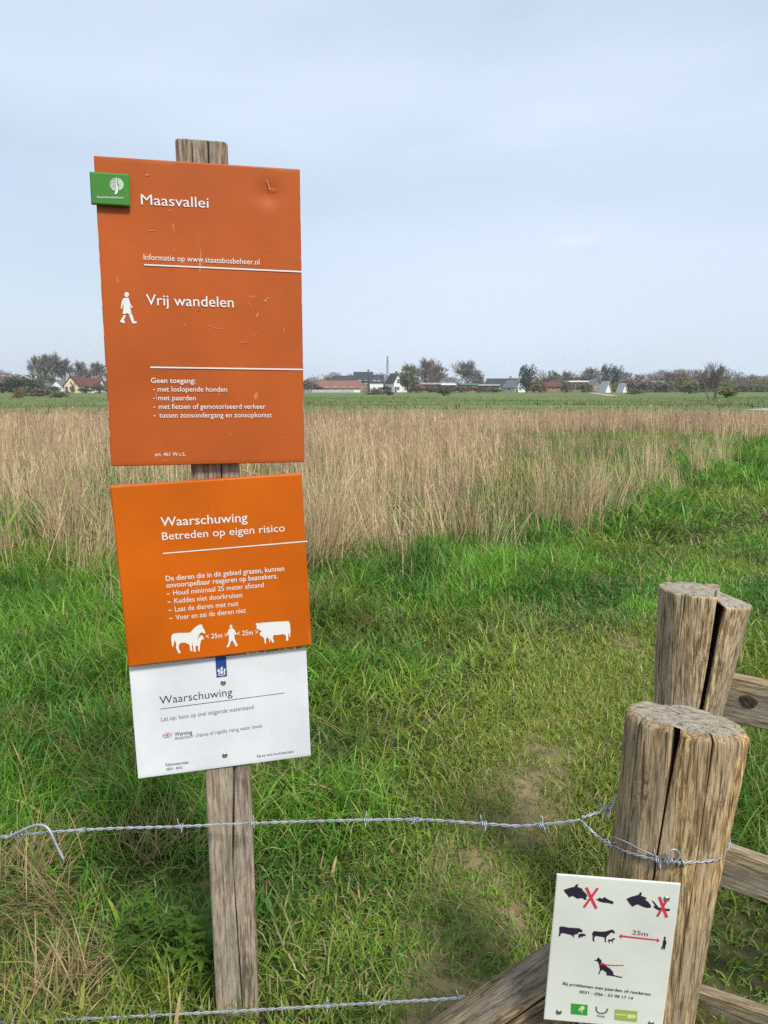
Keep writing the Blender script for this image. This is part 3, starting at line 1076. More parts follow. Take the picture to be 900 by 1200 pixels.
INK_WHITE = plain("white_print", (.70, .69, .67), .55)
INK_BLACK = plain("black_print", (.03, .03, .035), .6)
INK_GREY = plain("grey_print", (.12, .12, .125), .6)
INK_RED = plain("red_print", (.62, .03, .06), .5)
INK_PURPLE = plain("dark_silhouette_print", (.022, .014, .03), .5)
INK_BLUE = plain("blue_print", (.008, .06, .22), .5)
INK_GREEN = plain("green_print", (.035, .30, .045), .5)
INK_LIME = plain("lime_print", (.32, .40, .09), .5)
INK_PALE_LIME = plain("pale_lime_print", (.58, .66, .30), .5)


def sign_paint(name, col, wear, dark, chips=.5, seed=0.):
    """powder-coated metal with fine scratches, grime spots and pale chips"""
    m, n, l, p = new_mat(name)
    p.inputs["Roughness"].default_value = .5
    p.inputs["Specular IOR Level"].default_value = .22
    tc = n.new("ShaderNodeTexCoord")

    def nz(scale, det=4, st=(1, 1, 1), off=0.):
        mp = n.new("ShaderNodeMapping")
        mp.inputs["Scale"].default_value = st
        mp.inputs["Location"].default_value = (seed + off, off, seed)
        mp.inputs["Rotation"].default_value = (0, off * .4, 0)
        l.new(tc.outputs["Object"], mp.inputs["Vector"])
        t = n.new("ShaderNodeTexNoise")
        t.inputs["Scale"].default_value = scale
        t.inputs["Detail"].default_value = det
        l.new(mp.outputs["Vector"], t.inputs["Vector"])
        return t.outputs["Fac"]

    def ramp(f, a, b_, ca, cb):
        r = n.new("ShaderNodeValToRGB")
        e = r.color_ramp.elements
        e[0].position, e[1].position = a, b_
        e[0].color, e[1].color = (*ca, 1), (*cb, 1)
        l.new(f, r.inputs["Fac"])
        return r.outputs["Color"]

    def mix(f, a, col2):
        x = n.new("ShaderNodeMixRGB")
        l.new(f, x.inputs[0])
        l.new(a, x.inputs[1])
        x.inputs[2].default_value = (*col2, 1)
        return x.outputs[0]
    c = ramp(nz(5, 7), .3, .7, tuple(q * .86 for q in col), tuple(min(1, q * 1.10) for q in col))
    k = (0, 0, 0)
    c = mix(ramp(nz(42, 3, (1, 1, .25), 3.), .69, .72, k, (chips * .7,) * 3), c, wear)
    c = mix(ramp(nz(24, 5, (.22, 1, 2.4), 7.), .70, .73, k, (chips * .45,) * 3), c, wear)
    c = mix(ramp(nz(70, 2, (1, 1, 1), 11.), .73, .75, k, (chips,) * 3), c, dark)
    l.new(c, p.inputs["Base Color"])
    b = n.new("ShaderNodeBump")
    b.inputs["Strength"].default_value = .12
    b.inputs["Distance"].default_value = .01
    l.new(nz(9, 3, (1, 1, 1), 2.), b.inputs["Height"])
    l.new(b.outputs["Normal"], p.inputs["Normal"])
    return m


PAINT_1 = sign_paint("worn_orange_paint", (.42, .088, .014), (.58, .34, .22), (.12, .05, .03), .8, 1.3)
PAINT_2 = sign_paint("orange_paint", (.52, .104, .001), (.66, .25, .07), (.3, .08, .02), .25, 4.1)
PAINT_3 = sign_paint("white_coated_panel", (.66, .675, .70), (.58, .71, .72), (.45, .45, .44), .2, 6.3)
PAINT_4 = sign_paint("offwhite_plastic_panel", (.64, .66, .60), (.58, .59, .54), (.4, .42, .33), .3, 8.7)
PLATE_GREEN = sign_paint("green_plate_paint", (.055, .22, .035), (.2, .36, .14), (.03, .08, .02), .3, 2.2)
SCREW_M = plain("screw_steel", (.30, .30, .31), .4, .8, var=.3, scale=200)


def board(w, h, depth, lip=.0011, n=(28, 40), bend=None):
    """folded sheet: front face at y = 0, edges bent back by depth; origin at the middle of the foot"""
    bm = bmesh.new()
    nx_, nz_ = n
    e = .0018
    ex = lambda i, k, q: 0 if i == 0 else q if i == k else e + (q - 2 * e) * (i - 1) / (k - 2)
    g_ = [[None] * (nz_ + 1) for _ in range(nx_ + 1)]
    for i in range(nx_ + 1):
        for j in range(nz_ + 1):
            x, z = ex(i, nx_, w) - w / 2, ex(j, nz_, h)
            y = bend(x, z) if bend else 0
            if i in (0, nx_) or j in (0, nz_): y = lip
            g_[i][j] = bm.verts.new((x, y, z))
    for i in range(nx_):
        for j in range(nz_):
            bm.faces.new((g_[i][j], g_[i + 1][j], g_[i + 1][j + 1], g_[i][j + 1]))
    rim = [g_[i][0] for i in range(nx_ + 1)] + [g_[nx_][j] for j in range(1, nz_ + 1)] + [g_[i][nz_] for i in range(nx_ - 1, -1, -1)] + [g_[0][j] for j in range(nz_ - 1, 0, -1)]

    def grow(v, y):
        s = lip
        x = v.co.x + (s if v.co.x > w / 2 - 1e-5 else -s if v.co.x < -w / 2 + 1e-5 else 0)
        z = v.co.z + (s if v.co.z > h - 1e-5 else -s if v.co.z < 1e-5 else 0)
        return bm.verts.new((x, y, z))
    r1 = [grow(v, lip * 2) for v in rim]
    r2 = [bm.verts.new((v.co.x, depth, v.co.z)) for v in r1]
    for a, b_ in ((rim, r1), (r1, r2)):
        for k in range(len(a)):
            q = (k + 1) % len(a)
            bm.faces.new((a[q], a[k], b_[k], b_[q]))
    bm.faces.new(r2[::-1])
    bmesh.ops.recalc_face_normals(bm, faces=bm.faces)
    return bm


def to_plane(o, px, py, y=-.0007):
    """pixel of the survey photo -> point in the board's own plane"""
    mi = o.matrix_world.inverted()
    a, d = mi @ Vector((0, 0, CAM_H)), (mi.to_3x3() @ ray(px, py))
    t = (y - a.y) / d.y
    return a + d * t


def lettering(o, name, mat, lines, y=-.0007, parent=None):
    """lines: (text, start pixel, end pixel, capital height in pixels, weight)"""
    for text, p0, p1, cap, weight in lines:
        vs_all, fs_all = [], []
        cu = bpy.data.curves.new("lettering", 'FONT')
        cu.body = text
        cu.size = 1
        cu.offset = weight
        cu.resolution_u = 3
        ob = bpy.data.objects.new("lettering", cu)
        COL.objects.link(ob)
        dg = bpy.context.evaluated_depsgraph_get()
        me = bpy.data.meshes.new_from_object(ob.evaluated_get(dg))
        bpy.data.objects.remove(ob)
        bpy.data.curves.remove(cu)
        co = np.empty(len(me.vertices) * 3)
        me.vertices.foreach_get("co", co)
        co = co.reshape(-1, 3)
        A, B = to_plane(o, *p0, y), to_plane(o, *p1, y)
        C = to_plane(o, p0[0], p0[1] - cap, y)
        dv = (B - A)
        L = dv.length
        dv.normalize()
        up = Vector((-dv.z, 0, dv.x))
        ch = (C - A).dot(up)
        x0, x1 = co[:, 0].min(), co[:, 0].max()
        sx, sy = L / (x1 - x0), ch / .729
        base = len(vs_all)
        for c in co:
            q = A + dv * ((c[0] - x0) * sx) + up * (c[1] * sy)
            vs_all.append((q.x, y, q.z))
        for f in me.polygons:
            fs_all.append([base + i for i in f.vertices])
        bpy.data.meshes.remove(me)
        me = bpy.data.meshes.new(name)
        me.from_pydata(vs_all, [], fs_all)
        me.update()
        bm = bmesh.new()
        bm.from_mesh(me)
        for f in bm.faces:
            if f.normal.y > 0: f.normal_flip()
        bm.to_mesh(me)
        bm.free()
        obj(name, me, mat, parent or o)


def print_poly(o, name, mat, polys, y=-.0007, conv=None, parent=None):
    """flat printed shapes; polygons in photo pixels (conv turns other units into pixels)"""
    bm = bmesh.new()
    for poly in polys:
        pts = [to_plane(o, *(conv(*q) if conv else q), y) for q in poly]
        f = bm.faces.new([bm.verts.new((q.x, y, q.z)) for q in pts])
        f.normal_update()
        if f.normal.y > 0: f.normal_flip()
    bmesh.ops.triangulate(bm, faces=bm.faces)
    return obj(name, bm, mat, parent or o)


def stroke(a, b_, w):
    """a bar from a to b, w pixels thick, as a polygon"""
    d = Vector((b_[0] - a[0], b_[1] - a[1])).normalized()
    n_ = Vector((-d.y, d.x)) * (w / 2)
    return [(a[0] + n_.x, a[1] + n_.y), (b_[0] + n_.x, b_[1] + n_.y), (b_[0] - n_.x, b_[1] - n_.y), (a[0] - n_.x, a[1] - n_.y)]


def disc(cx, cy, rx, ry=None, n=18):
    ry = ry or rx
    return [(cx + rx * math.cos(2 * math.pi * k / n), cy + ry * math.sin(2 * math.pi * k / n)) for k in range(n)]


def screw(o, px, py, r=.0052, y0=0.):
    c = to_plane(o, px, py, y0)
    bm = bmesh.new()
    for k, (rr, yy) in enumerate(((1.0, 0.001), (1.0, -.0012), (.72, -.0026), (.45, -.0026), (.38, -.0008))):
        ring = [bm.verts.new((c.x + r * rr * math.cos(a), c.y + yy, c.z + r * rr * math.sin(a))) for a in [2 * math.pi * i / 14 for i in range(14)]]
        if k:
            for i in range(14):
                bm.faces.new((prev[i], prev[(i + 1) % 14], ring[(i + 1) % 14], ring[i]))
        prev = ring
    bm.faces.new(prev)
    bmesh.ops.recalc_face_normals(bm, faces=bm.faces)
    return obj("screw", bm, SCREW_M, o)


def place(o):
    bpy.context.view_layer.update()
    return o


# upright post -------------------------------------------------------------
WOOD_SIGNPOST = wood("signpost_timber", (.10, .075, .055), (.26, .205, .15), (.40, .33, .255), 'Z', 2.0, .4, (.32, .275, .225), .35)
END_GRAIN = end_grain("sawn_end_grain", 1.0)


def crack_outline(base, cracks, z):
    """base: list of (angle, radius); cracks: (angle, half width fn, depth fn) notches cut into the outline;
    every height gives the same number of points"""
    ba = np.array([a for a, r in base])
    br = np.array([r for a, r in base])
    rad = lambda a: float(np.interp(a % (2 * math.pi), ba, br, period=2 * math.pi))
    cracks = [c if len(c) == 4 else (*c, 0.0) for c in cracks]
    cr = sorted(cracks, key=lambda c: c[0] % (2 * math.pi))
    angs = [c[0] % (2 * math.pi) for c in cr]
    WM = .09
    N = len(base)
    pts = []
    for i, (ang0, hwf, dpf, skew) in enumerate(cr):
        ang, hw, dp = angs[i], hwf(z), dpf(z)
        r = rad(ang)
        sh = min(.0035, hw * .7 + .0002)
        d = Vector((math.cos(ang), math.sin(ang)))
        di = Vector((math.cos(ang + skew), math.sin(ang + skew)))
        t = Vector((-di.y, di.x))
        for rr, s in ((r, -hw - sh), (r - sh, -hw), (r - dp * .35, -hw * .85), (r - dp * .8, -hw * .6), (r - dp, 0), (r - dp * .8, hw * .6), (r - dp * .35, hw * .85), (r - sh, hw), (r, hw + sh)):
            q = d * r - di * (r - rr) + t * s
            pts.append((q.x, q.y))
        m0 = max(WM, (hw + .006) / r)
        nxt = angs[(i + 1) % len(cr)] + (2 * math.pi if i == len(cr) - 1 else 0)
        m1 = max(WM, (cr[(i + 1) % len(cr)][1](z) + .006) / r)
        a0, a1 = ang + m0, nxt - m1
        k = COUNT.setdefault((N, len(cr), i), max(4, int((a1 - a0) / (2 * math.pi) * N)))
        for j in range(k):
            a = a0 + (a1 - a0) * j / (k - 1)
            rr = rad(a)
            pts.append((rr * math.cos(a), rr * math.sin(a)))
    return pts


COUNT = {}


def post_mesh(name, outline, zs, axis, bump=.0022, bevel=.012, seed=0., ztop=None, mats=None, parent=None, nseg=6):
    """loft of outlines; axis(z) -> (dx, dy); rounded rim and capped top"""
    COUNT.clear()
    bm = bmesh.new()
    rings = []
    for z in zs:
        o2 = outline(z)
        ax = axis(z)
        ring = []
        for x, y in o2:
            r = math.hypot(x, y) or 1e-6
            k = noise.noise(Vector((x * 28 + seed, y * 28, z * 2.2 + seed))) * bump + noise.noise(Vector((x * 90 + seed, y * 90, z * 5))) * bump * .45
            ring.append(bm.verts.new((ax[0] + x * (1 + k / r), ax[1] + y * (1 + k / r), z)))
        rings.append(ring)
    zt = zs[-1]
    o2 = outline(zt)
    ax = axis(zt)
    for i in range(1, nseg + 1):
        t = i / nseg
        ring = []
        for x, y in o2:
            r = math.hypot(x, y) or 1e-6
            rmax = max(math.hypot(*q) for q in o2)
            sc = 1 - bevel * (1 - math.cos(t * math.pi / 2)) / rmax
            k = noise.noise(Vector((x * 28 + seed, y * 28, zt * 2.2 + seed))) * bump + noise.noise(Vector((x * 90 + seed, y * 90, zt * 5))) * bump * .45
            sx, sy = x * sc * (1 + k / r), y * sc * (1 + k / r)
            dz = bevel * math.sin(t * math.pi / 2)
            ring.append(bm.verts.new((ax[0] + sx, ax[1] + sy, zt + dz)))
        rings.append(ring)
    n_ = len(rings[0])
    for a, b_ in zip(rings, rings[1:]):
        for k in range(n_):
            q = (k + 1) % n_
            bm.faces.new((a[k], a[q], b_[q], b_[k]))
    cap = bm.faces.new(rings[-1])
    cap.material_index = 1
    for ring in (rings[-1], rings[-2], rings[-3]):
        for v in ring:
            for f in v.link_faces:
                if f is not cap and all(w in rings[-1] + rings[-2] for w in f.verts):
                    f.material_index = 1
    bmesh.ops.triangulate(bm, faces=[cap])
    if ztop:
        top0 = zs[-1] - .05
        for v in bm.verts:
            if v.co.z > top0:
                w = min(1, (v.co.z - top0) / .05)
                v.co.z += ztop(v.co.x, v.co.y) * w
    bmesh.ops.recalc_face_normals(bm, faces=bm.faces)
    o = obj(name, bm, mats, parent)
    shade_smooth(o, R(42))
    return o


def square_base(w, n=26):
    """rounded square as (angle, radius)"""
    out = []
    for k in range(4 * n):
        a = 2 * math.pi * k / (4 * n) + 1e-3
        c, s = abs(math.cos(a)), abs(math.sin(a))
        r = (w / 2) / ((c ** 14 + s ** 14) ** (1 / 14))
        out.append((a, r))
    return out


sp = empty("sign_post", SIGN_C + U * .019 + V * .073, "square weathered timber post carrying the three signs", "post", None, (0, 0, YAW))
SQ = square_base(.103)


def lin(z, *kn):
    for (z0, v0), (z1, v1) in zip(kn, kn[1:]):
        if z <= z1:
            return v0 + (v1 - v0) * max(0, (z - z0)) / (z1 - z0)
    return kn[-1][1]


def sp_outline(z):
    c1 = (R(-80) + .05 * math.sin(z * 9) * .3 - lin(z, (0, -.05), (.45, .12), (.7, -.14), (.9, -.08)), lambda q: lin(q, (-.1, .0012), (.35, .0012), (.43, .0005), (.5, .002), (.72, .0035), (1.0, .003), (1.4, .0015), (2.1, .0018)), lambda q: .03)
    c2 = (R(-112), lambda q: lin(q, (0, .0003), (1.5, .0003), (1.95, .001), (2.1, .0024)), lambda q: lin(q, (0, .002), (1.5, .003), (2.1, .006)))
    return crack_outline(SQ, [c1, c2], z)


so = post_mesh("shaft", sp_outline, list(np.arange(-.25, 2.035, .02)) + [2.038], lambda z: (-.0066 * (z - 0), 0), .0012, .005, 3.0, None, [WOOD_SIGNPOST, END_GRAIN], sp)

# big orange board -----------------------------------------------------------
D_S = .0195
s1 = place(empty("information_sign", SIGN_C + Vector((0, 0, 1.69384 - .30124)), "tall brown orange sign headed Maasvallei, topmost on the post", "sign", None, (0, R(.02), YAW)))


def dent(x, z):
    y = .0006 + .0004 * math.sin(x * 13 + 1) * math.sin(z * 9)
    d2 = ((x - .135) / .022) ** 2 + ((z - .548) / .020) ** 2
    y += .0052 * math.exp(-d2)
    y += -.0009 * math.exp(-((x - .12) / .07) ** 2 - ((z - .50) / .05) ** 2)
    return y


YP = -.0011
pnl = obj("panel", board(.397, .5995, D_S, n=(60, 80), bend=dent), PAINT_1, s1)
shade_smooth(pnl, R(18))
lettering(s1, "title_lettering", INK_WHITE, [("Maasvallei", (165.4, 239.6), (244.6, 243.5), 13, .0), ("Vrij wandelen", (171.4, 357.2), (274, 360.2), 13.2, .004)], YP)
lettering(s1, "web_address_lettering", INK_WHITE, [("Informatie op www.staatsbosbeheer.nl", (168.4, 304.2), (304, 310.2), 7, .0)], YP)
lettering(s1, "rules_lettering", INK_WHITE, [
    ("Geen toegang:", (177, 448.8), (229, 449), 6.4, .006),
    ("-", (179.5, 458.6), (181.8, 458.6), 6.2, .001), ("met loslopende honden", (184.9, 458.8), (266.2, 459), 6.2, .001),
    ("-", (179.5, 468.8), (181.8, 468.8), 6.2, .001), ("met paarden", (185.5, 469), (229.4, 469.1), 6.2, .001),
    ("-", (179.8, 479), (182, 479), 6.2, .001), ("met fietsen of gemotoriseerd verkeer", (186.1, 479.2), (311, 479), 6.2, .001),
    ("-", (180, 489.2), (182.3, 489.2), 6.2, .001), ("tussen zonsondergang en zonsopkomst", (186.7, 489.4), (318.5, 489), 6.2, .001),
    ("art. 461 W.v.S.", (181.7, 534.6), (217.4, 534.2), 4.6, 0)], YP)
print_poly(s1, "upper_ruled_line", INK_WHITE, [[(169, 309.4), (353.9, 317.6), (353.9, 319.3), (169, 311)]], YP)
print_poly(s1, "lower_ruled_line", INK_WHITE, [[(176.2, 429.5), (355.2, 432.2), (355.2, 433.8), (176.2, 431.2)]], YP)
wk = lambda x, y: (130 + x / 22.5, 335 + y / 22.5)
print_poly(s1, "walker_symbol", INK_WHITE, [
    disc(414, 228, 60, 68, 20),
    [(345, 315), (462, 315), (490, 400), (510, 470), (575, 570), (550, 592), (500, 520), (520, 620), (545, 735), (460, 745), (440, 710), (400, 742), (312, 740), (322, 640), (335, 520), (325, 480), (300, 560), (290, 610), (262, 600), (268, 520), (285, 410), (320, 340)],
    [(335, 772), (398, 770), (340, 900), (370, 960), (350, 992), (240, 950), (262, 900)],
    [(470, 752), (560, 745), (612, 930), (680, 940), (672, 990), (565, 995), (540, 930)]], YP, wk)
for q in ((341, 206),): pass

k2 = lambda x, y: (100 + x / 3.333, 340 + y / 3.333)
k1 = lambda x, y: (100 + x / 3.333, 150 + y / 3.333)
scr = [[k2(*q) for q in stroke(a, b_, w)] for a, b_, w in (((637, 48), (648, 70), 2), ((697, 44), (716, 29), 4), ((701, 48), (708, 40), 3), ((668, 106), (675, 90), 5), ((388, 142), (392, 130), 2), ((474, 138), (494, 141), 1.6), ((500, 146), (540, 152), 1.4), ((600, 202), (636, 206), 1.2), ((655, 184), (670, 164), 1.5), ((305, 665), (318, 669), 3), ((565, 560), (569, 567), 3), ((770, 574), (774, 580), 3))]
scr += [[k1(*q) for q in stroke(a, b_, w)] for a, b_, w in (((708, 202), (720, 236), 3), ((716, 238), (744, 240), 2), ((236, 184), (250, 182), 4), ((326, 322), (337, 325), 3), ((246, 402), (270, 399), 2), ((346, 470), (350, 484), 2), ((700, 478), (720, 471), 1.3), ((515, 536), (540, 508), 1.2))]
scr += [stroke((116.7 + .0575 * (y - 300), y), (116.7 + .0575 * (y + h_ - 300), y + h_), .8) for y, h_ in ((270, 16), (295, 8), (310, 22), (352, 6), (380, 14), (430, 9), (470, 20), (505, 7))]
scr += [stroke((351.3 + .0146 * (y - 215), y), (351.3 + .0146 * (y + h_ - 215), y + h_), .8) for y, h_ in ((222, 10), (240, 22), (300, 5), (345, 12), (420, 6), (470, 14))]
SCRATCH = plain("bared_paint_scratch", (.52, .24, .14), .7)
for q in scr:
    print_poly(s1, "paint_scratch", SCRATCH, [q], YP + .0002)

# small green plate screwed over the top left corner
gp = place(empty("emblem_plate", s1.location + U * (-.1715) + Vector((0, 0, .5095)) - V * .0125, "small green plate with a white tree emblem on the Maasvallei sign", "plate", None, (0, R(.3), YAW)))
gpp = obj("panel", board(.0705, .0575, .008, .0008, (8, 8)), PLATE_GREEN, gp)
ek = lambda x, y: (100 + x / 15, 195 + y / 15)
leaf_l, leaf_r = [], []
for k in range(9):
    y0 = 205 + k * 24
    half = 125 * math.sqrt(max(0.05, 1 - ((y0 - 305) / 118) ** 2))
    leaf_l.append(stroke((552 - min(half, 118), y0 + 6), (552, y0 + 32), 13))
print_poly(gp, "tree_emblem", INK_WHITE, leaf_l + [
    [(535, 200), (560, 195), (556, 300), (580, 380), (575, 440), (548, 490), (512, 488), (530, 420), (545, 380), (532, 300)]], -.0011, ek)
half = [(575, 205), (620, 220), (660, 265), (678, 315), (665, 370), (635, 408), (600, 425), (585, 380), (590, 330), (568, 290)]
print_poly(gp, "emblem_leaf", plain("pale_green_print", (.42, .56, .38), .5), [half], -.0011, ek)
lettering(gp, "name_lettering", INK_WHITE, [("Staatsbosbeheer", (113.6, 231.9), (145.4, 232.6), 2.6, .004)], -.0011)

# orange warning board -----------------------------------------------------------
c2 = SIGN_C + U * .0108 + Vector((0, 0, .9684))
s2 = place(empty("warning_sign", c2, "bright orange warning sign with horse, walker and cattle symbols", "sign", None, (0, -R(2.45), YAW)))
pnl = obj("panel", board(.3945, .3893, D_S, .0012), PAINT_2, s2)
shade_smooth(pnl, R(18))
YQ = -.0009
lettering(s2, "title_lettering", INK_WHITE, [("Waarschuwing", (188.5, 616.8), (290.2, 611.2), 11.2, .006)], YQ)
lettering(s2, "subtitle_lettering", INK_WHITE, [("Betreden op eigen risico", (190.2, 633), (333.8, 622.6), 9.6, .002)], YQ)
lettering(s2, "rules_lettering", INK_WHITE, [
    ("De dieren die in dit gebied grazen, kunnen", (194.5, 680.9), (333.2, 668.8), 6.4, .006),
    ("onvoorspelbaar reageren op bezoekers.", (195.1, 688.9), (325.2, 677.6), 6.4, .006),
    ("-", (195.7, 698), (199, 697.8), 6.3, .006), ("Houd minimaal 25 meter afstand", (203.2, 697.6), (309.2, 688), 6.3, .001),
    ("-", (196.6, 707.6), (200, 707.3), 6.3, .006), ("Kuddes niet doorkruisen", (204.4, 707), (283.8, 699.8), 6.3, .001),
    ("-", (197.6, 717.2), (201, 717), 6.3, .006), ("Laat de dieren met rust", (205.2, 716.8), (279.5, 709.8), 6.3, .001),
    ("-", (198.6, 726.8), (202, 726.5), 6.3, .006), ("Voer en aai de dieren niet", (206, 726.4), (288.2, 717.9), 6.3, .001)], YQ)
print_poly(s2, "ruled_line", INK_WHITE, [[(191, 648), (360.3, 633.6), (360.4, 634.9), (191, 649.3)]], YQ)
sk = lambda x, y: (190 + x / 5.625, 720 + y / 5.625)
print_poly(s2, "horse_symbol", INK_WHITE, [
    [(62, 140), (72, 128), (110, 122), (150, 122), (185, 120), (212, 90), (240, 70), (262, 66), (268, 84), (286, 118), (282, 128), (262, 118), (250, 122), (240, 145), (232, 168), (226, 195), (212, 200), (200, 196), (196, 215), (200, 244), (186, 240), (180, 200), (150, 186), (122, 188), (108, 205), (112, 232), (124, 252), (112, 258), (102, 244), (92, 222), (92, 190), (82, 170), (78, 190), (72, 218), (64, 206), (60, 170)]], YQ, sk)
print_poly(s2, "foal_symbol", INK_WHITE, [
    [(200, 178), (232, 170), (240, 156), (252, 142), (262, 138), (268, 146), (278, 164), (266, 164), (256, 172), (250, 200), (246, 244), (238, 240), (236, 206), (222, 208), (220, 224), (222, 248), (208, 246), (204, 210)]], YQ - .0003, sk)
print_poly(s2, "walker_symbol", INK_WHITE, [
    disc(454, 80, 9, 12), [(446, 92), (464, 92), (476, 100), (490, 132), (482, 136), (474, 124), (478, 160), (490, 186), (500, 208), (484, 212), (480, 200), (462, 170), (452, 182), (444, 206), (436, 218), (422, 214), (432, 200), (440, 172), (440, 126), (434, 140), (426, 136), (436, 106)]], YQ, sk)
print_poly(s2, "cow_symbol", INK_WHITE, [
    [(616, 62), (622, 56), (636, 58), (664, 54), (720, 50), (800, 46), (834, 44), (842, 60), (846, 100), (844, 150), (838, 148), (836, 120), (830, 140), (832, 172), (818, 174), (816, 140), (800, 130), (760, 136), (736, 136), (730, 150), (738, 186), (724, 186), (716, 160), (708, 190), (702, 150), (692, 130), (660, 122), (652, 108), (634, 100), (620, 92), (624, 78)]], YQ, sk)
print_poly(s2, "calf_symbol", INK_WHITE, [
    [(642, 124), (652, 116), (664, 120), (690, 124), (704, 128), (706, 160), (700, 158), (694, 150), (684, 162), (684, 194), (676, 192), (672, 160), (664, 150), (648, 140)]], YQ - .0003, sk)
lettering(s2, "distance_lettering", INK_WHITE, [("< 25m >", (241.2, 748.8), (267.2, 746.6), 6, .006), ("< 25m >", (277.6, 745.4), (302.8, 743.2), 6, .006)], YQ)

# white notice board --------------------------------------------------------------
c3 = SIGN_C + U * .0115 + V * .0165 + Vector((0, 0, .6975))
s3 = place(empty("notice_sign", c3, "white waterstand warning board below the two orange signs", "sign", None, (0, -R(1.4), YAW)))
pnl = obj("panel", board(.3855, .262, .0030, .0005), PAINT_3, s3)
shade_smooth(pnl, R(18))
lettering(s3, "title_lettering", INK_BLACK, [("Waarschuwing", (187.5, 825.3), (272.5, 815), 9.8, -.006)], YQ)
lettering(s3, "message_lettering", INK_GREY, [("Let op: kans op snel stijgende waterstand", (189.2, 845.4), (297.3, 830.6), 5.4, -.008),
          ("Attention: chance of rapidly rising water levels", (204.8, 867.5), (307.2, 852.4), 4.8, -.008)], YQ)
lettering(s3, "warning_lettering", INK_BLACK, [("Warning", (204.8, 862.7), (225.3, 860), 4.8, .006)], YQ)
lettering(s3, "small_print_lettering", INK_GREY, [("Rijkswaterstaat", (194.2, 898), (221.3, 894.6), 3.6, .006), ("0800 - 8002", (195, 903.2), (214, 900.8), 3.4, 0),
          ("Kijk op: www.rws.nl/waterstand", (301.3, 887.7), (344, 881.9), 3.4, 0)], YQ)
print_poly(s3, "ruled_line", INK_GREY, [[(188, 830.5), (333.4, 811.7), (333.5, 812.3), (188, 831.2)]], YQ)
print_poly(s3, "blue_ribbon", INK_BLUE, [[(252.2, 769), (264.9, 768), (266.1, 792.4), (253.9, 794)]], YQ)
ck = lambda x, y: (140 + x / 3.75, 720 + y / 3.75)
print_poly(s3, "crest", INK_WHITE, [
    [(444, 240), (446, 230), (449, 234), (452, 228), (454, 236), (454, 244), (445, 245)],
    [(443, 248), (455, 247), (455, 258), (450, 264), (444, 259)],
    [(431, 244), (437, 238), (441, 246), (441, 262), (434, 264), (437, 254), (431, 252)],
    [(458, 244), (464, 236), (467, 242), (463, 252), (466, 260), (459, 262)],
    [(432, 265), (448, 267), (466, 262), (466, 265), (448, 270), (433, 268)]], YQ - .0003, ck)
fx = lambda u, v: (190.8 + 10.5 * u, 859.6 + 5.2 * v - 1.3 * u)
print_poly(s3, "flag_blue", plain("flag_blue_print", (.03, .05, .22), .5), [[fx(0, 0), fx(1, 0), fx(1, 1), fx(0, 1)]], YQ)
print_poly(s3, "flag_white", INK_WHITE, [[fx(0, 0), fx(.13, 0), fx(1, .85), fx(1, 1), fx(.87, 1), fx(0, .15)]], YQ - .0002)
print_poly(s3, "flag_white", INK_WHITE, [[fx(1, 0), fx(.87, 0), fx(0, .85), fx(0, 1), fx(.13, 1), fx(1, .15)]], YQ - .00025)
print_poly(s3, "flag_white", INK_WHITE, [[fx(0, .33), fx(1, .33), fx(1, .67), fx(0, .67)]], YQ - .0003)
print_poly(s3, "flag_white", INK_WHITE, [[fx(.4, 0), fx(.6, 0), fx(.6, 1), fx(.4, 1)]], YQ - .00035)
print_poly(s3, "flag_red", INK_RED, [[fx(0, .41), fx(1, .41), fx(1, .59), fx(0, .59)]], YQ - .0004)
print_poly(s3, "flag_red", INK_RED, [[fx(.45, 0), fx(.55, 0), fx(.55, 1), fx(.45, 1)]], YQ - .00045)
screw(s3, 261.6, 800, .0062)
screw(s3, 263.5, 885, .0062)

#==POSTS==
# ------------------------------------------------------------------ round gate posts, brace, rails
WOOD_ROUND = wood("weathered_round_timber", (.075, .048, .027), (.40, .265, .115), (.66, .49, .265), 'Z', 5.0, .75, (.30, .25, .18), .28)
WOOD_ROUND2 = wood("sun_bleached_round_timber", (.09, .065, .042), (.40, .285, .15), (.64, .50, .31), 'Z', 11.0, .6, (.34, .295, .225), .30)
WOOD_RAIL = wood("rail_timber", (.12, .09, .06), (.31, .245, .155), (.44, .36, .24), 'X', 7.0, .4, (.29, .255, .20), .4)
WOOD_BRACE = wood("brace_timber", (.06, .043, .028), (.235, .165, .09), (.37, .28, .175), 'Z', 17.0, .7, (.26, .225, .175), .45)


def round_base(r, n=150, wob=.03, seed=0):
    out = []
    for k in range(n):
        a = 2 * math.pi * k / n + 1e-3
        w = noise.noise(Vector((math.cos(a) * 1.3 + seed, math.sin(a) * 1.3, seed))) + .5 * noise.noise(Vector((math.cos(a) * 3 + seed, math.sin(a) * 3, seed + 4)))
        out.append((a, r * (1 + wob * w)))
    return out


ND = 1.325
ntop, nlow = at(803.5, 838, ND), at(781.5, 983, ND)
nslope = (ntop.x - nlow.x) / (ntop.z - nlow.z)
nbase = Vector((ntop.x - nslope * ntop.z, ND, 0))
NTOP = ntop.z
gpst = empty("gate_post", nbase, "thick cracked round post with wire wound round it, nearest right", "post")
NB = round_base(1.0, 170, .035, 2.0)


def near_r(z):
    return lin(z, (-.3, .092), (.3, .095), (NTOP - .22, .0975), (NTOP - .03, .1030), (NTOP, .1030))


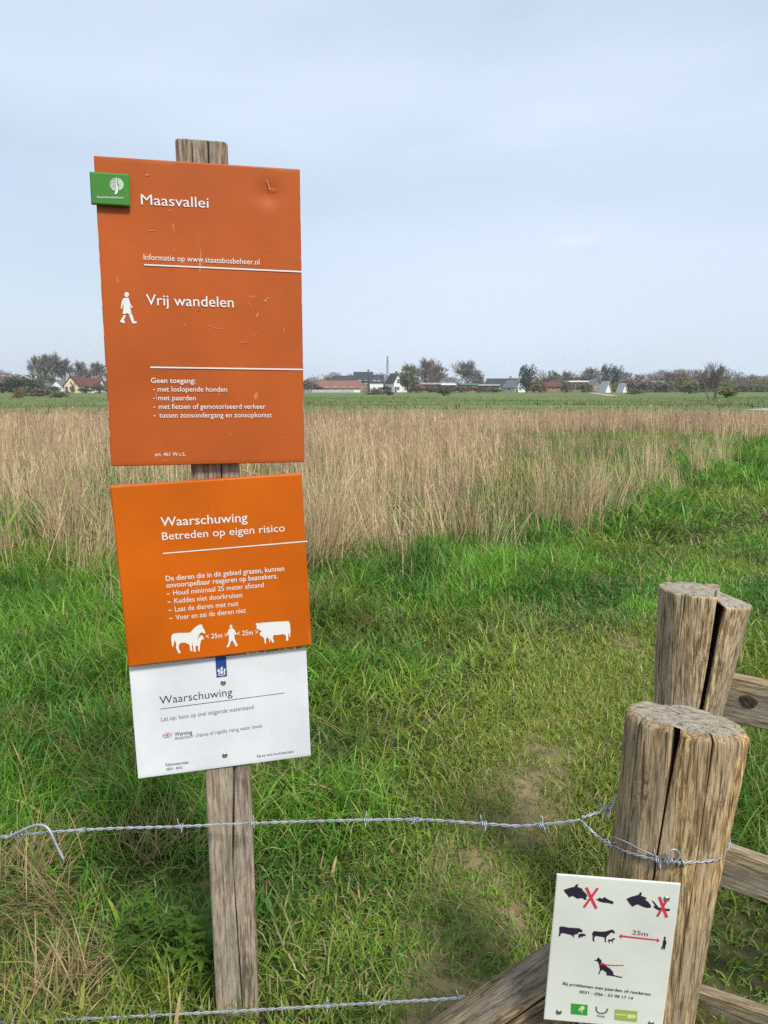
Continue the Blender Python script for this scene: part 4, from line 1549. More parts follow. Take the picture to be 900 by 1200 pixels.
def near_outline(z):
    r = near_r(z)
    base = [(a, q * r) for a, q in NB]
    cr = [
        (R(-120) + .03 * math.sin(z * 7), lambda q: lin(q, (0, .0009), (.6, .0013), (NTOP - .12, .0018), (NTOP - .05, .0035), (NTOP - .02, .0065), (NTOP, .007)), lambda q: lin(q, (0, .03), (NTOP, .12))),
        (R(-158) + .02 * math.sin(z * 5 + 1), lambda q: lin(q, (0, .0008), (.6, .0013), (NTOP - .05, .0015), (NTOP, .0030)), lambda q: lin(q, (0, .02), (NTOP, .06))),
        (R(-84) + .05 * math.sin(z * 4), lambda q: lin(q, (0, .0002), (NTOP - .3, .0004), (NTOP - .1, .0009), (NTOP, .0018)), lambda q: lin(q, (0, .001), (NTOP - .3, .002), (NTOP, .022))),
        (R(-28) + .06 * math.sin(z * 5), lambda q: lin(q, (0, .0002), (NTOP - .28, .0003), (NTOP, .0008)), lambda q: lin(q, (0, .002), (NTOP - .28, .004), (NTOP, .02))),
        (R(95), lambda q: lin(q, (0, .0015), (NTOP, .0050)), lambda q: lin(q, (0, .03), (NTOP, .085))),
    ]
    return crack_outline(base, cr, z)


no = post_mesh("shaft", near_outline, list(np.arange(-.3, NTOP - .05, .018)) + list(np.linspace(NTOP - .045, NTOP - .02, 6)), lambda z: (nslope * z, 0), .0066, .015, 1.7,
               lambda x, y: -.12 * (x - nslope * NTOP) - .13 * (y) + .006 * noise.noise(Vector((x * 30, y * 30, 2))), [WOOD_ROUND, END_GRAIN], gpst, 8)

RD = 1.80
rtop, rlow = at(826, 690, RD), at(808, 815, RD)
rslope = (rtop.x - rlow.x) / (rtop.z - rlow.z)
RTOP = rtop.z
fence = empty("wooden_fence", Vector((rtop.x - rslope * RTOP, RD, 0)), "timber fence of a split round post and plank rails behind the gate post", "fence")
RB = round_base(1.0, 170, .03, 8.0)


def rear_outline(z):
    r = lin(z, (-.3, .075), (RTOP - .30, .080), (RTOP, .105))
    base = [(a, q * r) for a, q in RB]
    cr = [
        (R(-93), lambda q: lin(q, (0, .002), (RTOP - .3, .0040), (RTOP - .12, .0060), (RTOP - .03, .0085), (RTOP, .0095)), lambda q: lin(q, (0, .05), (RTOP - .3, .09), (RTOP, .172)), R(-19.6)),
        (R(-137) + .04 * math.sin(z * 6), lambda q: lin(q, (0, .0003), (RTOP - .25, .0004), (RTOP, .0010)), lambda q: .012),
        (R(-168), lambda q: lin(q, (0, .0004), (RTOP, .0012)), lambda q: .014),
        (R(-48), lambda q: lin(q, (0, .0003), (RTOP - .2, .0004), (RTOP, .0010)), lambda q: .016),
        (R(70), lambda q: lin(q, (0, .001), (RTOP, .0030)), lambda q: .03),
    ]
    return crack_outline(base, cr, z)


def rear_top(x, y):
    xx = x - rslope * RTOP
    side = (xx + .0055) * .923 - (y + .1049) * .384
    return (-.024 - .05 * (xx - .05) if side > 0 else .0) - .05 * xx - .07 * y + .004 * noise.noise(Vector((x * 40, y * 40, 5)))


ro = post_mesh("post", rear_outline, list(np.arange(-.3, RTOP - .04, .018)) + list(np.linspace(RTOP - .035, RTOP - .008, 6)), lambda z: (rslope * z, 0), .0046, .006, 6.1, rear_top, [WOOD_ROUND2, END_GRAIN], fence, 4)


def plank(name, a, b_, h, t, parent, tilt=0., seed=0, knot=None):
    """sawn rail from a to b (world), with slightly waney edges"""
    a, b_ = Vector(a), Vector(b_)
    ln = (b_ - a).length
    bm = bmesh.new()
    nn, prev = 40, None
    for i in range(nn + 1):
        x = ln * i / nn
        w = .004 * noise.noise(Vector((x * 3, seed, 0)))
        w2 = .004 * noise.noise(Vector((x * 3, seed, 7)))
        e = .004
        sec = [(-t / 2 + e, -h / 2 + w), (t / 2 - e, -h / 2 + w), (t / 2, -h / 2 + e + w), (t / 2, h / 2 - e + w2), (t / 2 - e, h / 2 + w2), (-t / 2 + e, h / 2 + w2), (-t / 2, h / 2 - e + w2), (-t / 2, -h / 2 + e + w)]
        ring = [bm.verts.new((x, y, z)) for y, z in sec]
        if prev:
            for k in range(8):
                bm.faces.new((prev[k], prev[(k + 1) % 8], ring[(k + 1) % 8], ring[k]))
        else:
            bm.faces.new(ring[::-1])
        prev = ring
    bm.faces.new(prev)
    bmesh.ops.recalc_face_normals(bm, faces=bm.faces)
    o = obj(name, bm, WOOD_RAIL, parent)
    d = (b_ - a).normalized()
    o.rotation_euler = (tilt, -math.asin(d.z), math.atan2(d.y, d.x))
    o.location = a - parent.location
    if knot:
        kb = bmesh.new()
        for rr, dd in ((.0135, -.0012), (.009, -.0022), (.004, -.0016)):
            pass
        ringp = None
        for rr, dd in ((.017, .001), (.015, -.0016), (.010, -.0030), (.004, -.0018)):
            ring = [kb.verts.new((knot[0] + rr * 1.25 * math.cos(q) * (1 + .12 * math.sin(3 * q)), -t / 2 + dd, knot[1] + rr * math.sin(q))) for q in [2 * math.pi * i / 20 for i in range(20)]]
            if ringp:
                for i in range(20):
                    kb.faces.new((ringp[i], ringp[(i + 1) % 20], ring[(i + 1) % 20], ring[i]))
            ringp = ring
        kb.faces.new(ringp)
        bmesh.ops.recalc_face_normals(kb, faces=kb.faces)
        obj("knot", kb, plain("dark_wood_knot", (.06, .04, .026), .9, var=.5, scale=120, bump=.5), o)
    return o


def rail_line(p0, d0, p1, d1, back=.02, ext=1.5):
    a, b_ = at(*p0, d0), at(*p1, d1)
    v = (b_ - a)
    return a - v * back, a + v * ext


a, b_ = rail_line((835, 812), 1.80, (900, 826), 1.72, .2, 16)
plank("rail", a, b_, .118, .034, fence, 0, 1, (.112, .004))
a, b_ = rail_line((835, 1008), 1.78, (900, 1031), 1.70, .2, 16)
plank("rail", a, b_, .112, .034, fence, 0, 5)
a, b_ = rail_line((835, 1186), 1.72, (900, 1209), 1.62, .2, 16)
plank("rail", a, b_, .112, .034, fence, 0, 9)

# diagonal brace log against the near post
bt, bb = at(742, 1095, 1.31), at(522, 1243, 1.36)
bdir = (bt - bb).normalized()
blen = (bt - bb).length
ext = (bb.z + .06) / bdir.z
start = bb - bdir * ext
brace = empty("brace_log", start, "thick diagonal brace log leaning against the gate post behind the pictogram panel", "log")
BB_ = round_base(.067, 120, .05, 4.0)


def brace_outline(z):
    return crack_outline([(a, r * (1 + .03 * math.sin(z * 5))) for a, r in BB_], [(R(-70), lambda q: .0006, lambda q: .012), (R(-120) + .1 * math.sin(z * 4), lambda q: .0003, lambda q: .006), (R(-30), lambda q: .0006, lambda q: .012), (R(150), lambda q: .0012, lambda q: .02)], z)


bo = post_mesh("shaft", brace_outline, list(np.arange(0, blen + ext + .02, .018)), lambda z: (0, 0), .004, .006, 9.0, None, [WOOD_BRACE, END_GRAIN], brace, 3)
q = bdir.to_track_quat('Z', 'Y')
brace.rotation_mode = 'QUATERNION'
brace.rotation_quaternion = q

# pictogram panel nailed on the near post --------------------------------------------
RM = Matrix(((.99679251, .07171994, .03550983), (-.07023429, .99666883, -.04145355), (-.03836458, .03882659, .99850922)))
pc = Vector((.39972, 1.21384, .56535))
s4 = place(empty("pictogram_panel", pc + RM @ Vector((0, 0, -.1485)), "off white pictogram panel with animals and red crosses nailed to the gate post", "sign"))
s4.rotation_euler = RM.to_euler()
place(s4)
pnl = obj("panel", board(.2095, .2965, .0030, .0005), PAINT_4, s4)
a4 = lambda x, y: (640 + x / 5.625, 1025 + y / 5.625)
b4 = lambda x, y: (640 + x / 5.625, 1075 + y / 5.625)
c4 = lambda x, y: (630 + x / 5.625, 1140 + y / 5.625)
print_poly(s4, "bull_head_symbol", INK_PURPLE, [[(116, 100), (140, 92), (165, 84), (188, 80), (196, 66), (214, 62), (206, 80), (238, 92), (242, 104), (260, 122), (274, 140), (262, 152), (270, 164), (256, 166), (240, 154), (206, 158), (176, 140), (152, 150), (140, 132), (126, 118)]], YQ, a4)
print_poly(s4, "open_hand_symbol", INK_PURPLE, [[(326, 158), (342, 162), (352, 150), (366, 158), (378, 156), (382, 146), (394, 154), (410, 164), (444, 178), (442, 194), (404, 186), (378, 184), (350, 176), (338, 168)]], YQ, a4)
print_poly(s4, "horse_head_symbol", INK_PURPLE, [[(530, 160), (560, 146), (596, 136), (612, 132), (620, 116), (632, 120), (626, 138), (660, 152), (664, 160), (650, 162), (676, 182), (692, 204), (690, 218), (668, 220), (640, 212), (606, 196), (590, 200), (570, 212), (552, 192)]], YQ, a4)
print_poly(s4, "petting_hand_symbol", INK_PURPLE, [[(696, 168), (712, 178), (730, 200), (742, 216), (770, 222), (816, 226), (814, 240), (770, 238), (734, 232), (712, 216), (708, 206), (722, 208), (706, 184)]], YQ, a4)
for k, (q1, q2, q3, q4) in enumerate((((265, 84), (332, 224), (342, 88), (250, 216)), ((748, 146), (797, 283), (792, 176), (734, 276)))):
    print_poly(s4, "red_cross", INK_RED, [stroke(q1, q2, 17)], YQ - .0003, a4)
    print_poly(s4, "red_cross", INK_RED, [stroke(q3, q4, 14)], YQ - .0005, a4)
print_poly(s4, "cow_symbol", INK_PURPLE, [[(88, 62), (110, 60), (150, 68), (190, 70), (220, 72), (242, 88), (238, 98), (216, 98), (206, 110), (184, 116), (182, 138), (174, 120), (150, 112), (112, 104), (96, 108), (92, 126), (84, 122), (88, 96)]], YQ, b4)
print_poly(s4, "calf_symbol", INK_PURPLE, [[(214, 112), (236, 106), (264, 114), (258, 124), (244, 122), (240, 136), (234, 124), (220, 138), (214, 130)]], YQ, b4)
print_poly(s4, "horse_symbol", INK_PURPLE, [[(306, 102), (318, 90), (350, 94), (384, 94), (410, 88), (432, 80), (446, 86), (456, 104), (444, 106), (432, 98), (416, 112), (398, 128), (394, 144), (396, 168), (388, 160), (386, 132), (352, 126), (328, 122), (316, 136), (320, 160), (312, 160), (306, 138), (310, 120), (304, 116)]], YQ, b4)
print_poly(s4, "foal_symbol", INK_PURPLE, [[(410, 146), (432, 146), (444, 136), (456, 140), (452, 146), (440, 152), (440, 176), (434, 156), (420, 156), (418, 174), (412, 160)]], YQ, b4)
print_poly(s4, "distance_arrow", INK_RED, [[(480, 124), (502, 108), (501, 119), (732, 146), (734, 136), (750, 156), (730, 166), (731, 155), (500, 130), (498, 140)]], YQ, b4)
lettering(s4, "distance_lettering", INK_GREY, [("25m", b4(566, 112), b4(670, 126), 5.4, .006)], YQ)
print_poly(s4, "standing_person_symbol", INK_PURPLE, [disc(783, 136, 6, 9), [(776, 146), (788, 146), (794, 170), (788, 186), (782, 212), (774, 214), (776, 190), (766, 212), (758, 208), (770, 182), (772, 160)]], YQ, b4)
print_poly(s4, "dog_symbol", INK_PURPLE, [[(316, 284), (336, 278), (346, 262), (354, 274), (366, 284), (364, 298), (384, 314), (420, 336), (440, 358), (446, 380), (470, 386), (504, 394), (500, 400), (456, 390), (398, 382), (400, 366), (372, 346), (360, 354), (352, 374), (344, 376), (356, 348), (350, 310), (340, 290)]], YQ, b4)
print_poly(s4, "leash", INK_RED, [[(356, 304), (376, 300), (392, 310), (440, 314), (512, 314), (512, 320), (440, 320), (390, 318), (370, 312), (358, 314)]], YQ - .0003, b4)
lettering(s4, "contact_lettering", INK_BLACK, [("Bij problemen met paarden of runderen:", c4(166, 80), c4(748, 152), 3.9, .006), ("0031 - (0)6 - 53 98 17 14", c4(275, 134), c4(628, 178), 3.6, .006)], YQ)
print_poly(s4, "green_logo", INK_GREEN, [[(222, 202), (330, 212), (328, 282), (220, 272)]], YQ, c4)
print_poly(s4, "green_logo_tree", INK_PALE_LIME, [disc(296, 232, 14, 14), [(288, 244), (296, 246), (294, 266), (288, 265)], [(270, 240), (280, 226), (284, 250), (274, 254)]], YQ - .0003, c4)
print_poly(s4, "horns_logo", INK_GREY, [[(384, 220), (392, 226), (392, 248), (406, 262), (430, 264), (450, 256), (456, 240), (466, 232), (462, 254), (450, 268), (428, 274), (402, 270), (384, 252)]], YQ, c4)
lettering(s4, "logo_lettering", INK_GREY, [("FREE", c4(390, 290), c4(444, 297), 2.4, .004)], YQ)
print_poly(s4, "lime_logo", INK_LIME, [[(512, 240), (658, 254), (654, 326), (508, 310)]], YQ, c4)
print_poly(s4, "lime_logo_band", INK_PALE_LIME, [[(512, 268), (585, 276), (584, 284), (511, 276)], [(590, 272), (648, 278), (646, 300), (590, 300)]], YQ - .0003, c4)
screw(s4, 630 + 140 / 5.625, 1140 + 256 / 5.625, .0052)
screw(s4, 630 + 748 / 5.625, 1140 + 330 / 5.625, .0052)
screw(s4, 640 + 794 / 5.625, 1025 + 158 / 5.625, .0052)

#==WIRE==
# ------------------------------------------------------------------ barbed wire
GALV = plain("galvanised_wire", (.36, .38, .41), .5, .4, var=.25, scale=60)


def smooth_line(pts, step):
    """Catmull-Rom through the points, resampled evenly"""
    P = [Vector(p) for p in pts]
    P = [P[0] * 2 - P[1]] + P + [P[-1] * 2 - P[-2]]
    out = []
    for i in range(1, len(P) - 2):
        k = max(2, int((P[i + 1] - P[i]).length / step))
        for j in range(k):
            t = j / k
            out.append(.5 * ((2 * P[i]) + (P[i + 1] - P[i - 1]) * t + (2 * P[i - 1] - 5 * P[i] + 4 * P[i + 1] - P[i + 2]) * t * t + (3 * P[i] - P[i - 1] - 3 * P[i + 1] + P[i + 2]) * t ** 3))
    out.append(P[-2])
    return out


def frames(line):
    fr = []
    for i, p in enumerate(line):
        t = (line[min(i + 1, len(line) - 1)] - line[max(i - 1, 0)]).normalized()
        a = t.cross(Vector((0, 0, 1))).normalized()
        fr.append((p, t, a, a.cross(t)))
    return fr


def strands(parent, line, r=.0017, hr=.0019, pitch=.045):
    fr = frames(line)
    for s in (0, math.pi):
        L, pts = 0, []
        for i, (p, t, a, b) in enumerate(fr):
            if i: L += (fr[i][0] - fr[i - 1][0]).length
            w = 2 * math.pi * L / pitch + s
            pts.append(p + a * math.cos(w) * hr + b * math.sin(w) * hr - parent.location)
        bm = bmesh.new()
        tube(bm, pts, r, 6)
        o = obj("strand", bm, GALV, parent)
        shade_smooth(o)
    return fr


def barb_mesh(seed):
    rnd = random.Random(seed)
    bm = bmesh.new()
    pts = []
    for i in range(40):                                   # coil round the wire, X is the wire's direction
        w = i / 39 * 2 * math.pi * 2.6
        pts.append((-.005 + .010 * i / 39, math.cos(w) * .0048, math.sin(w) * .0048))
    a0, a1 = rnd.uniform(0, 6.28), rnd.uniform(0, 6.28)
    tube(bm, pts, .0014, 6)
    for x, a in ((-.005, a0), (-.002, a0 + math.pi + .3), (.003, a1), (.005, a1 + math.pi - .4)):
        d = Vector((rnd.uniform(-.35, .35), math.cos(a), math.sin(a))).normalized()
        s = Vector((x, 0, 0)) + d * .003
        tube(bm, [s, s + d * .009, s + d * .0165], [.0014, .0013, .0003], 6)
    me = bpy.data.meshes.new("barb")
    bm.to_mesh(me)
    bm.free()
    me.materials.append(GALV)
    me.polygons.foreach_set("use_smooth", np.ones(len(me.polygons), bool))
    return me


BARBS = [barb_mesh(i) for i in range(4)]


def barb(parent, fr, pos, k):
    p, t, a, b = min(fr, key=lambda q: (q[0] - pos).length)
    o = obj("barb", BARBS[k % 4], None, parent)
    m = Matrix((t, a, b)).transposed()
    o.rotation_euler = m.to_euler()
    o.location = p - parent.location


w1 = empty("barbed_wire", at(270, 966, 1.60), "upper barbed wire strung past the sign post and looped on the gate post", "wire", "barbed wires in front of the meadow")
zl = .795


def pa(z):
    return Vector((nbase.x + nslope * z, ND, z))


Q = [at(-620, 986, 1.62), at(-300, 985, 1.62), at(-60, 983, 1.61), at(0, 981, 1.61), at(60, 975, 1.60), at(130, 971, 1.60), at(200, 969, 1.595), at(270, 966, 1.585), at(350, 963, 1.55), at(430, 961, 1.50), at(500, 961, 1.46), at(560, 965, 1.42), at(610, 968, 1.39), at(650, 965, 1.36), at(680, 961, 1.34)]
line = smooth_line(Q, .004)
fr1 = strands(w1, line)
for k, px in enumerate((-200, -90, 98, 212, 296, 430, 488, 568, 634)):
    py = 981 if px < 0 else 968
    barb(w1, fr1, min((q[0] for q in fr1), key=lambda v: abs((v.x / v.y) - (px - CX) / FPX / (CT + (CY - py) / FPX * ST))), k)
# loop round the post: across the front, round the back and out again to the split
split = Q[-1]


def on_post(px, py, gap=.0045):
    """first point on the ray that lies on the near post's skin"""
    d = 1.0
    best = (9, None)
    while d < ND + .02:
        p = at(px, py, d)
        c = pa(p.z)
        r = math.hypot(p.x - c.x, p.y - c.y)
        a_ = math.atan2(p.y - c.y, p.x - c.x) % (2 * math.pi)
        skin = near_r(p.z) * float(np.interp(a_, [q[0] for q in NB], [q[1] for q in NB])) + gap
        if r <= skin:
            return p
        if r - skin < best[0]:
            best = (r - skin, p)
        d += .002
    return best[1]


loop = [split, at(697, 977, 1.31)] + [on_post(*q) for q in ((716, 990), (730, 997), (750, 1003), (772, 1008), (796, 1011), (816, 1010), (832, 1008), (844, 1004))]
zr, zb = loop[-1].z, at(717, 948, 1.34).z
ar = math.degrees(math.atan2(loop[-1].y - ND, loop[-1].x - pa(zr).x))
for k in range(1, 9):
    ang = ar + (168 - ar) * k / 8
    zz = zr + (zb - zr) * k / 8
    c = pa(zz)
    rr = near_r(zz) * 1.03 + .004
    loop.append(c + Vector((math.cos(R(ang)), math.sin(R(ang)), 0)) * rr)
loop += [at(706, 950, 1.36), split + Vector((.004, .004, .003))]
ll = smooth_line(loop, .004)
frl = strands(w1, ll, .0015, .0017, .032)
for k, i in enumerate((int(len(frl) * .10), int(len(frl) * .26), int(len(frl) * .93))):
    barb(w1, frl, frl[i][0], k + 2)
# twisted knot on the front of the post
kc = on_post(790, 1009, .007)
bm = bmesh.new()
pts = []
for i in range(70):
    w = i / 69 * 2 * math.pi * 4.2
    pts.append(kc + Vector((-.018 + .04 * i / 69, math.cos(w) * .005, math.sin(w) * .006 - .003 * i / 69)) - w1.location)
tube(bm, pts, .0017, 6)
pts = [kc + Vector((-.004 + .010 * math.sin(w), -.006, .010 - .012 * math.cos(w) + .004)) - w1.location for w in [i / 26 * 5.4 for i in range(27)]]
tube(bm, pts, .0019, 6)
ko = obj("twisted_knot", bm, GALV, w1)
shade_smooth(ko)
bm = bmesh.new()
kp = smooth_line([on_post(*q, .004) for q in ((719, 981), (732, 986), (750, 995), (768, 1003))] + [on_post(784, 1008, .009)], .004)
tube(bm, [p - w1.location for p in kp], .0016, 6)
shade_smooth(obj("loose_end", bm, GALV, w1))
# loose bent tail at the left join
tail = smooth_line([at(6, 983, 1.60), at(22, 975, 1.59), at(38, 968, 1.585), at(50, 967, 1.58), at(58, 973, 1.575), at(66, 990, 1.57), at(75, 1008, 1.565)], .005)
bm = bmesh.new()
tube(bm, [p - w1.location for p in tail], .0029, 8)
shade_smooth(obj("bent_tail", bm, GALV, w1))
bm = bmesh.new()
pts = []
cw = at(20, 978, 1.60)
for i in range(60):
    w = i / 59 * 2 * math.pi * 3.5
    pts.append(cw + Vector((-.014 + .028 * i / 59, math.cos(w) * .0065, math.sin(w) * .0065)) - w1.location)
tube(bm, pts, .0016, 6)
shade_smooth(obj("binding", bm, GALV, w1))

w2 = empty("barbed_wire", at(270, 1187, 1.60), "lower barbed wire crossing the foot of the sign post", "wire", "barbed wires in front of the meadow")
Q2 = [at(-500, 1214, 1.63), at(-150, 1206, 1.62), at(0, 1198, 1.61), at(100, 1194, 1.60), at(180, 1190, 1.595), at(275, 1185, 1.585), at(380, 1179, 1.55), at(450, 1175, 1.50), at(520, 1171, 1.46), at(600, 1166, 1.40), at(690, 1160, 1.345)]
line2 = smooth_line(Q2, .004)
fr2 = strands(w2, line2)
for k, px in enumerate((-60, 100, 180, 275, 385, 450, 540)):
    barb(w2, fr2, min((q[0] for q in fr2), key=lambda v: abs((v.x / v.y) - (px - CX) / FPX / (CT + (CY - 1188) / FPX * ST))), k + 1)

#==PLANTS==
# ------------------------------------------------------------------ grass, reeds, dead straw
rs = np.random.RandomState(11)


def blade_mesh(name, P, h, w, az, lean, curl, tint, tip=None, seg=3):
    """N blades: root P, height h, width w, lean direction az, lean and extra curl; tint (N,3)"""
    N = len(P)
    ts = np.linspace(0, 1, seg + 1)
    face = az + rs.normal(0, .9, N)
    side = np.stack([-np.sin(face), np.cos(face), np.zeros(N)], 1)
    ld = np.stack([np.cos(az), np.sin(az), np.zeros(N)], 1)
    V, T = [], []
    tip = tint if tip is None else tip
    for i, t in enumerate(ts):
        out = lean * t + curl * t * t
        up = np.sqrt(np.maximum(t * t - np.minimum(out, t * .97) ** 2, .0004 * t))
        c = P + ld * (np.minimum(out, t * .97) * h)[:, None]
        c[:, 2] += up * h
        col = tint + (tip - tint) * t
        if i < seg:
            ww = (w * (1 - .55 * t ** 1.5) * .5)[:, None]
            V += [c - side * ww, c + side * ww]
            T += [col, col]
        else:
            V.append(c)
            T.append(col)
    k = len(V)
    V = np.stack(V, 1).reshape(-1, 3)
    T = np.stack(T, 1).reshape(-1, 3)
    b = np.arange(N)[:, None] * k
    lo, tot = [], []
    quads = np.concatenate([b + np.array([[2 * i, 2 * i + 1, 2 * i + 3, 2 * i + 2]]) for i in range(seg - 1)], 1).reshape(-1, 4) if seg > 1 else np.zeros((0, 4), int)
    tris = b + np.array([[2 * (seg - 1), 2 * (seg - 1) + 1, 2 * seg]])
    me = bpy.data.meshes.new(name)
    me.vertices.add(len(V))
    me.vertices.foreach_set("co", V.astype(np.float32).ravel())
    idx = np.concatenate([quads.ravel(), tris.ravel()]).astype(np.int32)
    st = np.concatenate([np.arange(len(quads)) * 4, quads.size + np.arange(len(tris)) * 3]).astype(np.int32)
    tt = np.concatenate([np.full(len(quads), 4), np.full(len(tris), 3)]).astype(np.int32)
    me.loops.add(len(idx))
    me.loops.foreach_set("vertex_index", idx)
    me.polygons.add(len(st))
    me.polygons.foreach_set("loop_start", st)
    me.polygons.foreach_set("loop_total", tt)
    at_ = me.attributes.new("tint", 'FLOAT_COLOR', 'POINT')
    at_.data.foreach_set("color", np.concatenate([T, np.ones((len(T), 1))], 1).astype(np.float32).ravel())
    me.update(calc_edges=True)
    me.polygons.foreach_set("use_smooth", np.ones(len(me.polygons), bool))
    return me


def scatter(y0, y1, dens, margin=1.0, fov=.54):
    """random points in the view wedge (with a margin each side) between distances y0 and y1"""
    wmax = fov * y1 + margin
    n_ = int(dens * (y1 - y0) * 2 * wmax)
    x, y = rs.uniform(-wmax, wmax, n_), rs.uniform(y0, y1, n_)
    k = np.abs(x) < fov * y + margin
    return x[k], y[k]


def reed_edge(x, y):
    """reed cover 0..1: dense beyond the winding near edge, broken by green tongues on the right"""
    a = x / np.maximum(y, .1)
    e = np.interp(a, [-.6, -.51, -.37, -.10, 0, .11, .25, .34, .42, .5, .6], [6.4, 5.9, 5.2, 4.7, 5.3, 5.9, 7.2, 9.6, 14.0, 19.0, 24.0])
    e = e + (fbm(x, y, 1.5, 21, 3) - .5) * 5.0
    c = np.clip((y - e) / 5.5, 0, 1) ** 1.1
    c = np.maximum(c, .07 * np.clip((y - e + 2.2) / 2.2, 0, 1))
    tongue = np.clip((a - .03) / .16, 0, 1) * np.clip((24.5 + (fbm(x, y, 5, 44, 2) - .5) * 8 - y) / 3.5, 0, 1)
    c *= 1 - .82 * tongue * np.clip(1.35 - fbm(x, y, 1.7, 31, 2) * 1.15, 0, 1)
    patch = np.clip((fbm(x, y, 2.6, 51, 2) - .60) / .1, 0, 1) * np.clip((15 - y) / 4, 0, 1)
    return c * (1 - .75 * patch)


FRESH, DEEP = np.array([.150, .320, .034]), np.array([.048, .145, .018])
YELLOW, STRAW = np.array([.235, .265, .048]), np.array([.46, .37, .18])


def grass_colours(x, y, n_, dry):
    a = fbm(x, y, .55, 61, 3)
    b_ = fbm(x, y, 1.6, 71, 2)
    t = np.clip((a - .28) / .44, 0, 1)[:, None]
    c = DEEP * (1 - t) + FRESH * t
    yk = np.clip((b_ - .52) / .3 + dry, 0, 1)[:, None] * .75
    c = c * (1 - yk) + YELLOW * yk
    c = c * rs.uniform(.55, 1.5, (n_, 1)) * (1 + np.array([.25, .05, .0]) * rs.normal(0, 1, (n_, 1)).clip(-1.5, 1.5))
    st = rs.rand(n_) < (.035 + .20 * np.clip(dry, 0, 1))
    c[st] = STRAW * rs.uniform(.6, 1.1, (st.sum(), 1))
    return np.clip(c, .004, 1)


GRASS = blade_mat("grass_blades", .32)
DRY = blade_mat("dry_stalks", .30, .6, .25, (1.1, 1.0, .85))


def meadow(name, y0, y1, dens, wid, seg, hmul=1.0, margin=1.0):
    x, y = scatter(y0, y1, dens, margin)
    d = path_dist(x, y)
    on = np.exp(-(d / (.42 + .15 * np.clip(y - 3, 0, 6))) ** 2)
    worn = np.clip((fbm(x, y, .45, 81, 3) - .50) / .10, 0, 1) * np.exp(-(d / .20) ** 2)
    clump = fbm(x, y, .33, 91, 2)
    keep = (rs.rand(len(x)) > worn * .72) & (rs.rand(len(x)) < .35 + 1.2 * clump)
    rc = reed_edge(x, y)
    keep &= rs.rand(len(x)) > rc * .55
    x, y, d, on, clump, rc = x[keep], y[keep], d[keep], on[keep], clump[keep], rc[keep]
    n_ = len(x)
    lush = np.clip((fbm(x, y, 1.3, 101, 2) - .25) / .5, 0, 1)
    side = np.clip(np.abs(x - .15) / 1.2, 0, 1)
    h = (.085 + .085 * lush + .40 * np.clip(clump - .50, 0, 1)) * (1 - .86 * on) * rs.uniform(.5, 1.35, n_) * hmul * (.85 + .3 * side) * np.clip(.50 + (y - 1.5) * .5, .42, 1) * np.where((x > .55) & (y < 2.1), .45, 1)
    near_dry = np.clip((3.4 - y) / 3, 0, .6) * .5
    dry = on * .46 + near_dry + rc * .5
    dry += np.clip((fbm(x, y, .8, 111, 2) - .6) / .12, 0, 1) * .5 * np.clip((5.5 - y) / 2, 0, 1)
    c = grass_colours(x, y, n_, dry)
    az = fbm(x, y, .7, 121, 2) * 8 + rs.normal(0, 1.7, n_)
    lean = np.clip(rs.gamma(2.0, .16, n_) + .30 * on, 0, .85)
    curl = rs.uniform(.1, .95, n_)
    P = np.stack([x, y, gh(x, y) - .006], 1)
    w = wid * rs.uniform(.45, 1.35, n_) * np.where(rs.rand(n_) < .05, 2.2, 1)
    tip = np.clip(c * 1.0 + np.array([.035, .022, .0]) * rs.rand(n_, 1), 0, 1)
    return obj(name, blade_mesh(name, P, h, w, az, lean, curl, c, tip, seg), GRASS, label=None, kind="stuff")


m1 = meadow("meadow_grass", .9, 3.4, 6400, .0056, 4, 1.0, .7)
tag(m1, "olive and green meadow grass on both sides of the trodden path", "grass")
m2 = meadow("meadow_grass", 3.4, 7.5, 3300, .0084, 3, 1.15, .9)
tag(m2, "lush bright green grass between the path and the reeds", "grass")
m3 = meadow("meadow_grass", 7.5, 27, 620, .016, 3, 1.5, 1.5)
tag(m3, "green grass showing between and beyond the broken reed clumps", "grass")

# short trodden sward on the path itself
i = rs.randint(0, len(pp), 150000)
keep = rs.rand(len(i)) < np.clip(3.2 / np.maximum(pp[i][:, 1], 1.2) ** .9, .12, 1)
i = i[keep]
off = rs.normal(0, .24, len(i))
x = pp[i][:, 0] + nrm2[i][:, 0] * off + rs.normal(0, .05, len(i))
y = pp[i][:, 1] + nrm2[i][:, 1] * off + rs.normal(0, .05, len(i))
bare = np.clip((fbm(x, y, .30, 81, 3) - .54) / .05, 0, 1) * np.exp(-(off / .15) ** 2)
k = (y > .9) & (rs.rand(len(x)) > bare * .9)
x, y = x[k], y[k]
n_ = len(x)
sc_ = np.clip(y / 3, 1, 2.2)
c = grass_colours(x, y, n_, np.full(n_, .42)) * 1.08
obj("trodden_grass", blade_mesh("trodden_grass", np.stack([x, y, gh(x, y) + .004], 1), rs.uniform(.025, .075, n_) * sc_ ** .5, rs.uniform(.0030, .0055, n_) * sc_, rs.uniform(0, 6.28, n_), np.clip(rs.normal(.5, .25, n_), .05, .93), rs.uniform(.1, .6, n_), c, None, 3), GRASS,
    label="short yellowish trodden grass growing over the footpath", cat="grass", kind="stuff")

